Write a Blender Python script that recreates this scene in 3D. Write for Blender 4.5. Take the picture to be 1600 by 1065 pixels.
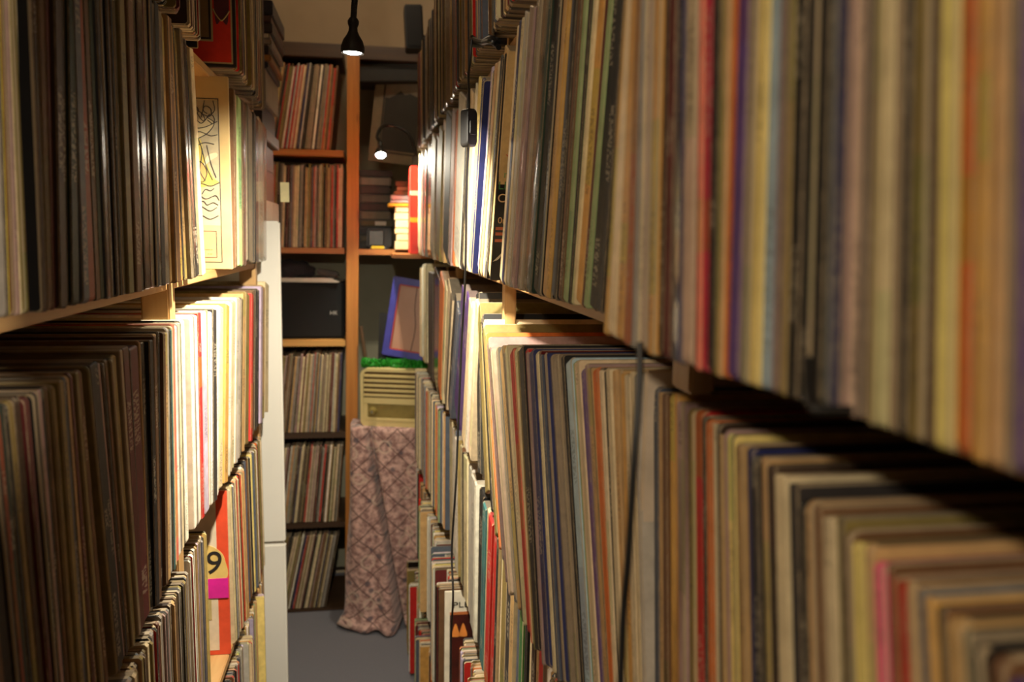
import bpy, bmesh, math, random
from mathutils import Vector, Matrix, noise

# ------------------------------------------------------------------ scene / camera / light
scene = bpy.context.scene
for o in list(bpy.data.objects):
    bpy.data.objects.remove(o)
COL = scene.collection
rnd = random.Random(7)

scene.view_settings.view_transform = 'Standard'
scene.view_settings.look = 'None'
scene.view_settings.gamma = 1.0
scene.view_settings.use_curve_mapping = False
scene.view_settings.exposure = 0.0

FW, FH, FPX = 1600.0, 1065.0, 1291.0          # the photograph's frame and focal length in its pixels
CAM = Vector((0.0, 0.0, 1.51))
ROLL = math.radians(0.9)
VPX, VPY = 586.0, 370.0                       # where the aisle direction vanishes
_ux, _uy = (VPX - FW / 2) / FPX, (FH / 2 - VPY) / FPX
_u0x = math.cos(ROLL) * _ux - math.sin(ROLL) * _uy
_u0y = math.sin(ROLL) * _ux + math.cos(ROLL) * _uy
PITCH = math.atan(_u0y)
YAW = math.atan(-_u0x * math.cos(PITCH))
Fv = Vector((math.sin(YAW) * math.cos(PITCH), math.cos(YAW) * math.cos(PITCH), -math.sin(PITCH)))
R0 = Vector((math.cos(YAW), -math.sin(YAW), 0))
U0 = R0.cross(Fv)
Rv = math.cos(ROLL) * R0 + math.sin(ROLL) * U0
Uv = -math.sin(ROLL) * R0 + math.cos(ROLL) * U0

cam_d = bpy.data.cameras.new('camera')
cam = bpy.data.objects.new('camera', cam_d)
COL.objects.link(cam)
cam.matrix_world = Matrix(((Rv.x, Uv.x, -Fv.x, CAM.x), (Rv.y, Uv.y, -Fv.y, CAM.y), (Rv.z, Uv.z, -Fv.z, CAM.z), (0, 0, 0, 1)))
cam_d.sensor_width = 36.0
cam_d.lens = FPX / FW * 36.0
cam_d.clip_start = 0.01
cam_d.dof.use_dof = True
cam_d.dof.focus_distance = 1.12
cam_d.dof.aperture_fstop = 6.0
scene.camera = cam

world = bpy.data.worlds.new('world')
scene.world = world
world.use_nodes = True
world.node_tree.nodes['Background'].inputs[0].default_value = (1.0, 0.80, 0.56, 1)
world.node_tree.nodes['Background'].inputs[1].default_value = 0.034

def ray(px, py):
    return (Fv * FPX + Rv * (px - FW / 2) - Uv * (py - FH / 2)).normalized()


def at_x(px, py, X):
    d = ray(px, py)
    return CAM + d * (X / d.x)


def at_y(px, py, Y):
    d = ray(px, py)
    return CAM + d * (Y / d.y)


LAMP1 = at_y(551, 83, 1.16)                    # mouth of the gooseneck lamp over the aisle
LAMP2 = at_y(595, 243, 3.0)                    # mouth of the lamp by the end shelf


def light(name, kind, loc, power, color, aim=None, size=0.02, **kw):
    d = bpy.data.lights.new(name, kind)
    d.energy = power
    d.color = color
    if kind != 'AREA':
        d.shadow_soft_size = size
    for k, v in kw.items():
        setattr(d, k, v)
    o = bpy.data.objects.new(name, d)
    o.location = loc
    if aim is not None:
        o.rotation_euler = Vector(aim).to_track_quat('-Z', 'Y').to_euler()
    COL.objects.link(o)
    return o


light('aisle_lamp_beam', 'SPOT', LAMP1 + Vector((0, 0.003, -0.006)), 80.0, (1.0, 0.90, 0.71), aim=(0.0, 0.52, -0.85), size=0.012, spot_size=math.radians(126), spot_blend=0.8)
light('end_lamp_beam', 'SPOT', LAMP2 + Vector((0, -0.016, -0.012)), 20.0, (1.0, 0.90, 0.70), aim=(0.45, -0.3, -0.85), size=0.012, spot_size=math.radians(150), spot_blend=0.35)
light('shop_ceiling_bulb', 'POINT', Vector((-0.95, -1.25, 2.28)), 88.0, (1.0, 0.85, 0.64), size=0.07)
FILL_LAMP = Vector((0.78, -0.58, 1.66))            # unseen lamp added to light the near left spines, past the right shelves
light('added_fill_beam', 'SPOT', FILL_LAMP + Vector((-0.02, 0.02, 0)), 80.0, (1.0, 0.87, 0.68), aim=Vector((-0.25, 0.52, 1.63)) - FILL_LAMP, size=0.03, spot_size=math.radians(24), spot_blend=0.5)
light('aisle_ceiling_bulb', 'POINT', Vector((-0.05, 2.72, 2.56)), 5.5, (1.0, 0.80, 0.55), size=0.06)

# ------------------------------------------------------------------ materials
def lin(c):
    return tuple(((v / 255.0) / 12.92 if v <= 10 else (((v / 255.0) + 0.055) / 1.055) ** 2.4) for v in c)


def new_mat(name):
    m = bpy.data.materials.new(name)
    m.use_nodes = True
    nt = m.node_tree
    nt.nodes.clear()
    out = nt.nodes.new('ShaderNodeOutputMaterial')
    b = nt.nodes.new('ShaderNodeBsdfPrincipled')
    nt.links.new(b.outputs[0], out.inputs[0])
    return m, nt, b


class G:
    """small helper to write node graphs"""
    def __init__(self, nt):
        self.nt = nt

    def n(self, t, **kw):
        x = self.nt.nodes.new(t)
        for k, v in kw.items():
            setattr(x, k, v)
        return x

    def set(self, sock, v):
        if isinstance(v, bpy.types.NodeSocket):
            self.nt.links.new(v, sock)
        else:
            sock.default_value = v

    def math(self, op, a, b=0.0, c=None, clamp=False):
        x = self.n('ShaderNodeMath', operation=op, use_clamp=clamp)
        self.set(x.inputs[0], a)
        self.set(x.inputs[1], b)
        if c is not None:
            self.set(x.inputs[2], c)
        return x.outputs[0]

    def mix(self, f, a, b, mode='MIX'):
        x = self.n('ShaderNodeMix', data_type='RGBA', blend_type=mode)
        self.set(x.inputs[0], f)
        self.set(x.inputs[6], a if isinstance(a, bpy.types.NodeSocket) or len(a) == 4 else (*a, 1))
        self.set(x.inputs[7], b if isinstance(b, bpy.types.NodeSocket) or len(b) == 4 else (*b, 1))
        return x.outputs[2]

    def noise(self, vec, scale, detail=2.0, rough=0.5):
        x = self.n('ShaderNodeTexNoise')
        if vec is not None:
            self.nt.links.new(vec, x.inputs['Vector'])
        x.inputs['Scale'].default_value = scale
        x.inputs['Detail'].default_value = detail
        x.inputs['Roughness'].default_value = rough
        return x.outputs[0]

    def rng(self, v, a, b, c=0.0, d=1.0):
        x = self.n('ShaderNodeMapRange')
        self.set(x.inputs[0], v)
        for i, q in enumerate((a, b, c, d)):
            x.inputs[i + 1].default_value = q
        return x.outputs[0]

    def comb(self, x, y, z):
        q = self.n('ShaderNodeCombineXYZ')
        for i, v in enumerate((x, y, z)):
            self.set(q.inputs[i], v)
        return q.outputs[0]

    def bump(self, h, strength, dist, bsdf):
        q = self.n('ShaderNodeBump')
        q.inputs['Strength'].default_value = strength
        q.inputs['Distance'].default_value = dist
        self.nt.links.new(h, q.inputs['Height'])
        self.nt.links.new(q.outputs[0], bsdf.inputs['Normal'])


def sleeve_material():
    """printed card: colour from the face, lettering and scuffs along the spine; alpha = how glossy the wrapper is"""
    m, nt, b = new_mat('record_sleeve_card')
    g = G(nt)
    at = g.n('ShaderNodeAttribute', attribute_name='Col')
    uv = g.n('ShaderNodeUVMap', uv_map='UVMap')
    sp = g.n('ShaderNodeSeparateXYZ')
    nt.links.new(uv.outputs[0], sp.inputs[0])
    u, v = sp.outputs[0], sp.outputs[1]
    tc = g.n('ShaderNodeTexCoord')
    spine = g.math('GREATER_THAN', u, -1.0)
    off = g.math('ABSOLUTE', g.math('SUBTRACT', u, 0.5))
    n1 = g.noise(tc.outputs['Object'], 55, 4, 0.6)
    tone = g.rng(n1, 0.25, 0.75, 0.74, 1.16)
    base = g.mix(1.0, at.outputs[0], g.comb(tone, tone, tone), 'MULTIPLY')
    # each sleeve its own stripe along one edge of the spine
    wn0 = g.n('ShaderNodeTexWhiteNoise', noise_dimensions='1D')
    nt.links.new(g.math('FLOOR', v), wn0.inputs['W'])
    hs = g.n('ShaderNodeSeparateColor')
    nt.links.new(wn0.outputs['Color'], hs.inputs[0])
    st_w = g.math('MULTIPLY', hs.outputs[0], 0.42)
    st_on = g.math('MULTIPLY', g.math('GREATER_THAN', hs.outputs[1], 0.62), spine)
    stripe = g.math('MULTIPLY', g.math('LESS_THAN', u, st_w), st_on)
    st_col = g.mix(g.math('GREATER_THAN', hs.outputs[2], 0.5), g.mix(0.8, base, (0.02, 0.018, 0.016)), g.mix(0.7, base, (0.42, 0.33, 0.2)))
    base = g.mix(stripe, base, st_col)
    # lettering down the spine
    vv = g.comb(g.math('MULTIPLY', u, 2.5), v, 0.0)
    gl = g.noise(g.comb(g.math('MULTIPLY', u, 0.01), g.math('MULTIPLY', v, 1.0), 3.3), 330, 1)
    letters = g.math('GREATER_THAN', gl, 0.50)
    run = g.math('GREATER_THAN', g.noise(g.comb(0.0, v, 8.1), 11, 0), 0.60)
    band = g.math('LESS_THAN', off, 0.24)
    txt = g.math('MULTIPLY', g.math('MULTIPLY', letters, run), g.math('MULTIPLY', band, spine))
    lum = g.n('ShaderNodeRGBToBW')
    nt.links.new(at.outputs[0], lum.inputs[0])
    dark = g.math('GREATER_THAN', lum.outputs[0], 0.14)
    ink = g.mix(dark, (0.55, 0.47, 0.34), (0.035, 0.03, 0.03))
    base = g.mix(g.math('MULTIPLY', txt, 0.38), base, ink)
    # patches of another print colour
    pn = g.noise(g.comb(0.0, v, 1.7), 6.5, 0)
    hue = g.n('ShaderNodeHueSaturation')
    hue.inputs['Hue'].default_value = 0.56
    hue.inputs['Value'].default_value = 0.72
    nt.links.new(base, hue.inputs['Color'])
    base = g.mix(g.math('MULTIPLY', g.math('GREATER_THAN', pn, 0.62), g.math('MULTIPLY', spine, 0.6)), base, hue.outputs[0])
    # scuffed edges showing bare board
    wn = g.noise(g.comb(g.math('MULTIPLY', u, 1.2), v, 0.4), 75, 5, 0.7)
    edge = g.rng(off, 0.22, 0.5, 0.0, 0.17)
    wn2 = g.noise(g.comb(g.math('MULTIPLY', u, 0.5), v, 2.4), 300, 3, 0.6)
    wear = g.math('MAXIMUM', g.math('GREATER_THAN', g.math('ADD', wn, edge), 0.645), g.math('GREATER_THAN', g.math('ADD', wn2, edge), 0.70))
    base = g.mix(g.math('MULTIPLY', g.math('MULTIPLY', wear, spine), 0.8), base, (0.40, 0.30, 0.18))
    nt.links.new(base, b.inputs['Base Color'])
    gloss = at.outputs['Alpha']
    nt.links.new(g.rng(gloss, 0, 1, 0.62, 0.24), b.inputs['Roughness'])
    nt.links.new(g.math('MULTIPLY', gloss, 0.7), b.inputs['Coat Weight'])
    b.inputs['Coat Roughness'].default_value = 0.12
    b.inputs['Specular IOR Level'].default_value = 0.35
    hgt = g.math('ADD', g.math('MULTIPLY', g.noise(g.comb(g.math('MULTIPLY', u, 0.7), v, 5.0), 60, 3), g.math('ADD', g.math('MULTIPLY', gloss, 1.6), 0.35)), g.math('MULTIPLY', wear, -0.2))
    g.bump(hgt, 0.55, 0.0014, b)
    return m


def noisy(name, c1, c2, scale=20, rough=0.6, stretch=(1, 1, 1), metal=0.0, bump=0.0, detail=4, coat=0.0, coord='Object'):
    m, nt, b = new_mat(name)
    g = G(nt)
    tc = g.n('ShaderNodeTexCoord')
    mp = g.n('ShaderNodeMapping')
    mp.inputs['Scale'].default_value = stretch
    nt.links.new(tc.outputs[coord], mp.inputs[0])
    f = g.noise(mp.outputs[0], scale, detail, 0.55)
    f2 = g.rng(f, 0.3, 0.7)
    nt.links.new(g.mix(f2, lin(c1), lin(c2)), b.inputs['Base Color'])
    b.inputs['Roughness'].default_value = rough
    b.inputs['Metallic'].default_value = metal
    b.inputs['Coat Weight'].default_value = coat
    if bump:
        g.bump(f, bump, 0.002, b)
    return m


def wood(name, c1, c2, knot, axis='z'):
    m, nt, b = new_mat(name)
    g = G(nt)
    tc = g.n('ShaderNodeTexCoord')
    mp = g.n('ShaderNodeMapping')
    mp.inputs['Scale'].default_value = {'z': (60, 60, 2.5), 'y': (60, 2.5, 60), 'x': (2.5, 60, 60)}[axis]
    nt.links.new(tc.outputs['Object'], mp.inputs[0])
    f = g.noise(mp.outputs[0], 1.0, 4, 0.6)
    col = g.mix(g.rng(f, 0.3, 0.7), lin(c1), lin(c2))
    mp2 = g.n('ShaderNodeMapping')
    mp2.inputs['Scale'].default_value = {'z': (14, 14, 5), 'y': (14, 5, 14), 'x': (5, 14, 14)}[axis]
    nt.links.new(tc.outputs['Object'], mp2.inputs[0])
    vo = g.n('ShaderNodeTexVoronoi')
    vo.inputs['Scale'].default_value = 1.0
    nt.links.new(mp2.outputs[0], vo.inputs['Vector'])
    k = g.rng(vo.outputs['Distance'], 0.05, 0.17, 0.85, 0.0)
    col = g.mix(k, col, lin(knot))
    nt.links.new(col, b.inputs['Base Color'])
    b.inputs['Roughness'].default_value = 0.5
    g.bump(f, 0.15, 0.001, b)
    return m


def emit(name, color, strength):
    m, nt, b = new_mat(name)
    b.inputs['Base Color'].default_value = (*color, 1)
    b.inputs['Emission Color'].default_value = (*color, 1)
    b.inputs['Emission Strength'].default_value = strength
    return m


M = {}
M['sleeve'] = sleeve_material()
M['pine'] = wood('pale_pine', (196, 160, 108), (176, 136, 84), (120, 78, 40))
M['pine_y'] = wood('pale_pine_board', (190, 152, 100), (170, 128, 78), (120, 78, 40), 'y')
M['amber'] = wood('amber_pine_post', (194, 130, 58), (168, 104, 40), (92, 42, 14))
M['amber_x'] = wood('amber_pine_board', (176, 116, 58), (150, 92, 42), (92, 42, 14), 'x')
M['dark_x'] = wood('dark_and_shaded_board', (70, 48, 28), (52, 34, 20), (30, 20, 12), 'x')  # dark beam colour, also stands in for shade on a lower board's edge
M['light_x'] = wood('light_pine_board', (214, 164, 92), (196, 142, 72), (130, 80, 36), 'x')
M['carpet'] = noisy('grey_carpet', (104, 104, 112), (122, 121, 128), 260, 0.95, bump=0.5)
M['plaster'] = noisy('beige_plaster', (190, 172, 146), (178, 160, 134), 5, 0.9, bump=0.05)
M['greenwall'] = noisy('grey_green_plaster', (142, 138, 118), (128, 124, 104), 5, 0.9)
M['black'] = noisy('black_plastic', (16, 16, 17), (24, 24, 25), 40, 0.42)
M['blackmat'] = noisy('black_carpet_covering', (15, 16, 18), (22, 23, 26), 300, 0.9, bump=0.4)
M['grey_plastic'] = noisy('charcoal_plastic', (52, 52, 55), (62, 62, 66), 30, 0.4)
M['white_lam'] = noisy('white_laminate', (232, 229, 220), (222, 219, 210), 3, 0.45)
M['cream_pl'] = noisy('aged_cream_plastic', (222, 204, 146), (206, 186, 124), 9, 0.35, coat=0.2)
M['radio_dark'] = noisy('brown_grille_cloth', (104, 78, 40), (88, 66, 34), 150, 0.8)
M['radio_mid'] = noisy('olive_dial_glass', (150, 132, 74), (132, 114, 62), 30, 0.25)
M['chrome'] = noisy('chrome', (220, 220, 215), (200, 200, 196), 5, 0.15, metal=1.0)
M['green'] = noisy('green_tinsel', (40, 150, 40), (24, 112, 26), 60, 0.5)
M['blueframe'] = noisy('blue_painted_wood', (66, 66, 170), (50, 50, 140), 18, 0.4)
M['redline'] = noisy('red_inner_edge', (190, 66, 46), (170, 54, 40), 18, 0.5)
M['paper'] = noisy('white_paper', (226, 220, 210), (212, 205, 192), 20, 0.7)
M['page'] = noisy('paper_pages', (226, 204, 158), (210, 184, 136), 120, 0.8, stretch=(0.2, 0.2, 3))
M['bulb'] = emit('lit_lens', (1.0, 0.95, 0.86), 60.0)
M['bulb2'] = emit('lit_glass_globe', (1.0, 0.82, 0.55), 12.0)


def flat(c, rough=0.6, coat=0.0):
    key = ('flat', c, rough, coat)
    if key not in M:
        M[key] = noisy('painted_%02x%02x%02x' % c, c, tuple(int(v * 0.88) for v in c), 30, rough, coat=coat)
    return M[key]


# ------------------------------------------------------------------ mesh helpers
def link_mesh(name, me, mat, parent=None, mw=None):
    o = bpy.data.objects.new(name, me)
    COL.objects.link(o)
    if mat is not None:
        me.materials.clear()
        for mm in (mat if isinstance(mat, (list, tuple)) else [mat]):
            me.materials.append(mm)
    if parent is not None:
        o.parent = parent
        if mw is not None:
            o.matrix_local = mw
    elif mw is not None:
        o.matrix_world = mw
    return o


def bm_obj(name, bm, mat, parent=None, mw=None, smooth=False):
    bmesh.ops.recalc_face_normals(bm, faces=bm.faces)
    me = bpy.data.meshes.new(name)
    bm.to_mesh(me)
    bm.free()
    if smooth:
        for p in me.polygons:
            p.use_smooth = True
        try:
            me.set_sharp_from_angle(angle=math.radians(40))
        except Exception:
            pass
    return link_mesh(name, me, mat, parent, mw)


def bm_box(bm, lo, hi, bevel=0.0, seg=2):
    r = bmesh.ops.create_cube(bm, size=1.0)
    vs = r['verts']
    lo, hi = Vector(lo), Vector(hi)
    c, s = (lo + hi) / 2, hi - lo
    for v in vs:
        v.co = Vector((c.x + v.co.x * s.x, c.y + v.co.y * s.y, c.z + v.co.z * s.z))
    if bevel > 0:
        es = {e for v in vs for e in v.link_edges}
        bmesh.ops.bevel(bm, geom=list(es), offset=min(bevel, min(s) * 0.45), segments=seg, affect='EDGES')


def box(name, lo, hi, mat, parent=None, bevel=0.002, mw=None, seg=2):
    """a bevelled block whose own origin is at the middle of its base"""
    lo, hi = Vector(lo), Vector(hi)
    c = Vector(((lo.x + hi.x) / 2, (lo.y + hi.y) / 2, lo.z))
    bm = bmesh.new()
    bm_box(bm, lo - c, hi - c, bevel, seg)
    base = Matrix.Translation(c)
    return bm_obj(name, bm, mat, parent, (mw @ base) if mw is not None else base)


def bm_tube(bm, pts, rad, n=10, cap=True):
    pts = [Vector(p) for p in pts]
    rads = rad if isinstance(rad, (list, tuple)) else [rad] * len(pts)
    t0 = (pts[1] - pts[0]).normalized()
    up = Vector((0, 0, 1)) if abs(t0.z) < 0.9 else Vector((1, 0, 0))
    nx = t0.cross(up).normalized()
    rings = []
    for i, p in enumerate(pts):
        a, b = pts[max(i - 1, 0)], pts[min(i + 1, len(pts) - 1)]
        t = (b - a).normalized()
        nx = (nx - t * nx.dot(t)).normalized()
        ny = t.cross(nx)
        rings.append([bm.verts.new(p + (nx * math.cos(2 * math.pi * k / n) + ny * math.sin(2 * math.pi * k / n)) * rads[i]) for k in range(n)])
    for a, b in zip(rings, rings[1:]):
        for k in range(n):
            bm.faces.new((a[k], a[(k + 1) % n], b[(k + 1) % n], b[k]))
    if cap:
        bm.faces.new(rings[0][::-1])
        bm.faces.new(rings[-1])


def smooth_path(pts, k=8):
    """Catmull-Rom through the points"""
    P = [Vector(p) for p in pts]
    P = [P[0] * 2 - P[1]] + P + [P[-1] * 2 - P[-2]]
    out = []
    for i in range(1, len(P) - 2):
        for j in range(k):
            t = j / k
            a, b, c, d = P[i - 1], P[i], P[i + 1], P[i + 2]
            out.append(0.5 * ((2 * b) + (c - a) * t + (2 * a - 5 * b + 4 * c - d) * t * t + (3 * b - a - 3 * c + d) * t ** 3))
    out.append(P[-2])
    return out


def bm_lathe(bm, prof, n=28, mw=None):
    """profile [(r, z)] turned about z"""
    rings = []
    for r, z in prof:
        if r < 1e-6:
            rings.append([bm.verts.new((0, 0, z))])
        else:
            rings.append([bm.verts.new((r * math.cos(2 * math.pi * k / n), r * math.sin(2 * math.pi * k / n), z)) for k in range(n)])
    for a, b in zip(rings, rings[1:]):
        for k in range(n):
            q = (k + 1) % n
            if len(a) == 1 and len(b) == 1:
                continue
            if len(a) == 1:
                bm.faces.new((a[0], b[q], b[k]))
            elif len(b) == 1:
                bm.faces.new((a[k], a[q], b[0]))
            else:
                bm.faces.new((a[k], a[q], b[q], b[k]))


def rrect(w, h, r, n=5):
    """rounded rectangle outline in (x, z), centred"""
    out = []
    for cx, cz, a0 in ((w / 2 - r, h / 2 - r, 0), (-w / 2 + r, h / 2 - r, 90), (-w / 2 + r, -h / 2 + r, 180), (w / 2 - r, -h / 2 + r, 270)):
        for k in range(n + 1):
            a = math.radians(a0 + 90 * k / n)
            out.append((cx + r * math.cos(a), cz + r * math.sin(a)))
    return out


def bm_prism(bm, outline, y0, y1, bevel=0.0):
    """extrude an (x, z) outline from y0 (front) to y1"""
    lay = []
    c = (sum(p[0] for p in outline) / len(outline), sum(p[1] for p in outline) / len(outline))
    steps = [(y0, 1.0)] if not bevel else [(y0, None), (y0 + bevel, 1.0)]
    for y, s in steps + [(y1, 1.0)]:
        ring = []
        for x, z in outline:
            if s is None:
                d = Vector((x - c[0], z - c[1]))
                L = max(d.length, 1e-6)
                x, z = x - d.x / L * bevel, z - d.y / L * bevel
            ring.append(bm.verts.new((x, y, z)))
        lay.append(ring)
    n = len(outline)
    for a, b in zip(lay, lay[1:]):
        for k in range(n):
            bm.faces.new((a[k], a[(k + 1) % n], b[(k + 1) % n], b[k]))
    bm.faces.new(lay[0])
    bm.faces.new(lay[-1][::-1])


def bm_ring(bm, o1, o2, y0, y1):
    """frame between two outlines of equal count"""
    n = len(o1)
    L = [[bm.verts.new((x, y, z)) for x, z in o] for o, y in ((o1, y0), (o2, y0), (o2, y1), (o1, y1))]
    for i in range(4):
        a, b = L[i], L[(i + 1) % 4]
        for k in range(n):
            bm.faces.new((a[k], a[(k + 1) % n], b[(k + 1) % n], b[k]))


def text_obj(name, body, size, mat, parent, mw, depth=0.0003):
    cu = bpy.data.curves.new(name, 'FONT')
    cu.body = body
    cu.size = size
    cu.extrude = depth
    cu.align_x = 'CENTER'
    cu.align_y = 'CENTER'
    tmp = bpy.data.objects.new(name + '_tmp', cu)
    COL.objects.link(tmp)
    dg = bpy.context.evaluated_depsgraph_get()
    me = bpy.data.meshes.new_from_object(tmp.evaluated_get(dg))
    bpy.data.objects.remove(tmp)
    bpy.data.curves.remove(cu)
    me.name = name
    return link_mesh(name, me, mat, parent, mw)


def thing(name, label, cat, loc=(0, 0, 0), rz=0.0, group=None):
    o = bpy.data.objects.new(name, None)
    COL.objects.link(o)
    o.location = loc
    o.rotation_euler = (0, 0, rz)
    o.empty_display_size = 0.05
    o['label'] = label
    o['category'] = cat
    if group:
        o['group'] = group
    return o


def tag(o, label, cat, group=None, kind=None):
    o['label'] = label
    o['category'] = cat
    if group:
        o['group'] = group
    if kind:
        o['kind'] = kind
    return o


def struct(o):
    o['kind'] = 'structure'
    return o


def rot_xz(deg):
    """turn clockwise as seen from the front (-y)"""
    return Matrix.Rotation(math.radians(deg), 4, 'Y')


FRONT = Matrix.Rotation(math.radians(90), 4, 'X')       # stands text up facing -y

# ------------------------------------------------------------------ the room
XL, XR, YB, ZC = -0.64, 0.56, 3.66, 2.75
struct(box('floor', (-2.6, -2.4, -0.05), (1.2, YB + 0.1, 0.0), M['carpet'], bevel=0))
struct(box('ceiling', (-2.6, -2.4, ZC), (1.2, YB + 0.1, ZC + 0.05), M['plaster'], bevel=0))
struct(box('wall_back', (-1.3, YB, 0.0), (1.2, YB + 0.06, ZC), M['plaster'], bevel=0))
struct(box('wall_left', (XL - 0.06, 0.3, 0.0), (XL, YB, ZC), M['plaster'], bevel=0))
struct(box('wall_right', (XR, 0.12, 0.0), (XR + 0.06, YB, ZC), M['plaster'], bevel=0))

# ------------------------------------------------------------------ shelves along the aisle
ROWZ = {0: 1.81, 1: 1.45, 2: 1.09, 3: 0.73, 4: 0.37, 5: 0.014}
TB = 0.015
Z0L = 1.788                                     # the top left board hangs lower


def side_shelf(name, label, sgn, posts, xf, xb, ends, pd=0.036, short=()):
    t = thing(name, label, 'shelf', (sgn * (xf + xb) / 2, (ends[0] + ends[1]) / 2, 0))
    inv = Matrix.Translation(-t.location)
    for p in posts:
        for x0, x1 in ((xf, xf + pd), (xb - pd, xb)):
            if p in short and x0 == xf:        # here the upright stops under the board
                a, b = sorted((sgn * x0, sgn * x1))
                box('board_block', (a, p - 0.017, ROWZ[1] - TB - 0.026), (b, p + 0.017, ROWZ[1] - TB), M['pine'], t, 0.002, inv)
                continue
            a, b = sorted((sgn * x0, sgn * x1))
            box('post', (a, p - 0.017, 0.0), (b, p + 0.017, 2.4), M['pine'], t, 0.002, inv)
    cuts = [ends[0]] + [p for p in posts if ends[0] + 0.05 < p < ends[1] - 0.05] + [ends[1]]
    for k in list(ROWZ) + [-1]:
        z = ROWZ[k] if k >= 0 else 2.17
        if k == 0 and sgn < 0:
            z = Z0L
        for c0, c1 in zip(cuts, cuts[1:]):
            a, b = sorted((sgn * (xf + 0.002), sgn * (xb - 0.002)))
            if k == 5:
                zz = 0.0
            box('shelf_board', (a, c0 + 0.001, z - TB if k != 5 else 0.0), (b, c1 - 0.001, z), M['pine_y'], t, 0.0015, inv)
    return t


side_shelf('record_shelving', 'pale pine shelving full of records, on the white cabinet side of the aisle', -1, (0.41, 1.175, 1.985), 0.271, 0.62, (0.39, 2.0))
side_shelf('record_shelving', 'pale pine shelving full of records, on the side with the black hanging cord', 1, (0.168, 0.53, 1.32, 2.12, 2.90), 0.205, 0.555, (0.150, 2.93), pd=0.018, short=(0.53, 0.168))

# ------------------------------------------------------------------ records
PAL = dict(cream=(214, 194, 154), white=(236, 228, 210), tan=(188, 150, 98), gold=(198, 150, 76), grey=(146, 140, 130), lightgrey=(188, 182, 168),
           black=(20, 19, 19), charcoal=(46, 43, 41), brown=(108, 76, 48), darkbrown=(60, 42, 30), maroon=(92, 30, 30), red=(182, 34, 28),
           crimson=(176, 24, 62), pink=(226, 96, 128), salmon=(224, 116, 92), orange=(208, 108, 42), rust=(140, 66, 34), yellow=(222, 196, 60), paleyellow=(222, 200, 118),
           olive=(128, 110, 60), green=(66, 112, 52), sage=(142, 160, 112), teal=(58, 108, 108), darkgreen=(34, 50, 38), blue=(44, 76, 164),
           navy=(34, 38, 84), slate=(82, 88, 100), paleblue=(168, 188, 196), purple=(84, 58, 116), lavender=(190, 174, 200), mauve=(156, 126, 122),
           taupe=(142, 126, 104), beige=(204, 174, 150), palegreen=(172, 204, 140))
NAMED = dict(lightgrey='light grey', darkbrown='dark brown', paleyellow='pale yellow', darkgreen='dark green', paleblue='pale blue', palegreen='pale green')
SZ = 0.315


def paper_of(c):
    p = rnd.choice(((0.42, 0.33, 0.21), (0.42, 0.33, 0.21), (0.03, 0.028, 0.026), (0.16, 0.12, 0.08), (0.25, 0.2, 0.14)))
    k = rnd.uniform(0.55, 0.95)
    return tuple(c[i] * (1 - k) + p[i] * k for i in range(3))


def record_geo(Xf, sgn, Yc, Zb, lean, t, size, rad, yaw, full):
    """verts, faces and the face kinds of one upright sleeve; Yc = middle of the spine at mid height, lean = top towards +y"""
    r = rad
    if full:
        pts = []
        for (cx, cz, a0, rr) in ((r, r, 180, r), (size - 0.002, 0.002, 270, 0.002), (size - 0.002, size - 0.002, 0, 0.002), (r, size - r, 90, r)):
            for k in range(4 if rr is r else 2):
                a = math.radians(a0 + 90 * k / (3 if rr is r else 1))
                pts.append((cx + rr * math.cos(a), cz + rr * math.sin(a)))
        e = min(0.0011, t * 0.28)
        lays = [(-t / 2, e), (-t / 2 + e, 0.0), (t / 2 - e, 0.0), (t / 2, e)]
    else:
        c = r
        pts = [(0, size - c), (0, c), (c, 0), (size, 0), (size, size), (c, size)]
        lays = [(-t / 2, 0.0), (t / 2, 0.0)]
    n = len(pts)
    ca, sa = math.cos(lean), math.sin(lean)
    cy, sy = math.cos(yaw), math.sin(yaw)
    lift = t / 2 * abs(sa)
    V, F, K = [], [], []
    for s, ins in lays:
        for d, z in pts:
            if ins:
                d += ins if d < size / 2 else -ins
                z += ins if z < size / 2 else -ins
            dd, ss = d * cy - s * sy, d * sy + s * cy
            V.append((sgn * (Xf + dd), Yc + ss * ca + (z - size / 2) * sa, Zb + lift + z * ca - ss * sa))
    us = [0.0, 0.16, 0.84, 1.0] if full else [0.0, 1.0]
    UV = []
    v0 = float(rnd.randint(0, 900))
    for li in range(len(lays) - 1):
        for k in range(n):
            k2 = (k + 1) % n
            F.append((li * n + k, li * n + k2, (li + 1) * n + k2, (li + 1) * n + k))
            dm, zm = (pts[k][0] + pts[k2][0]) / 2, (pts[k][1] + pts[k2][1]) / 2
            if dm < r * 0.98 + 1e-6:
                K.append(0)
                UV.append([(us[li], v0 + pts[k][1]), (us[li], v0 + pts[k2][1]), (us[li + 1], v0 + pts[k2][1]), (us[li + 1], v0 + pts[k][1])])
            else:
                K.append(1)
                UV.append([(-5, 0)] * 4)
    F.append(tuple(range(n)))
    F.append(tuple((len(lays) - 1) * n + k for k in range(n)))
    K += [2, 2]
    UV += [[(-5, 0)] * n] * 2
    return V, F, K, UV


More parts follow.
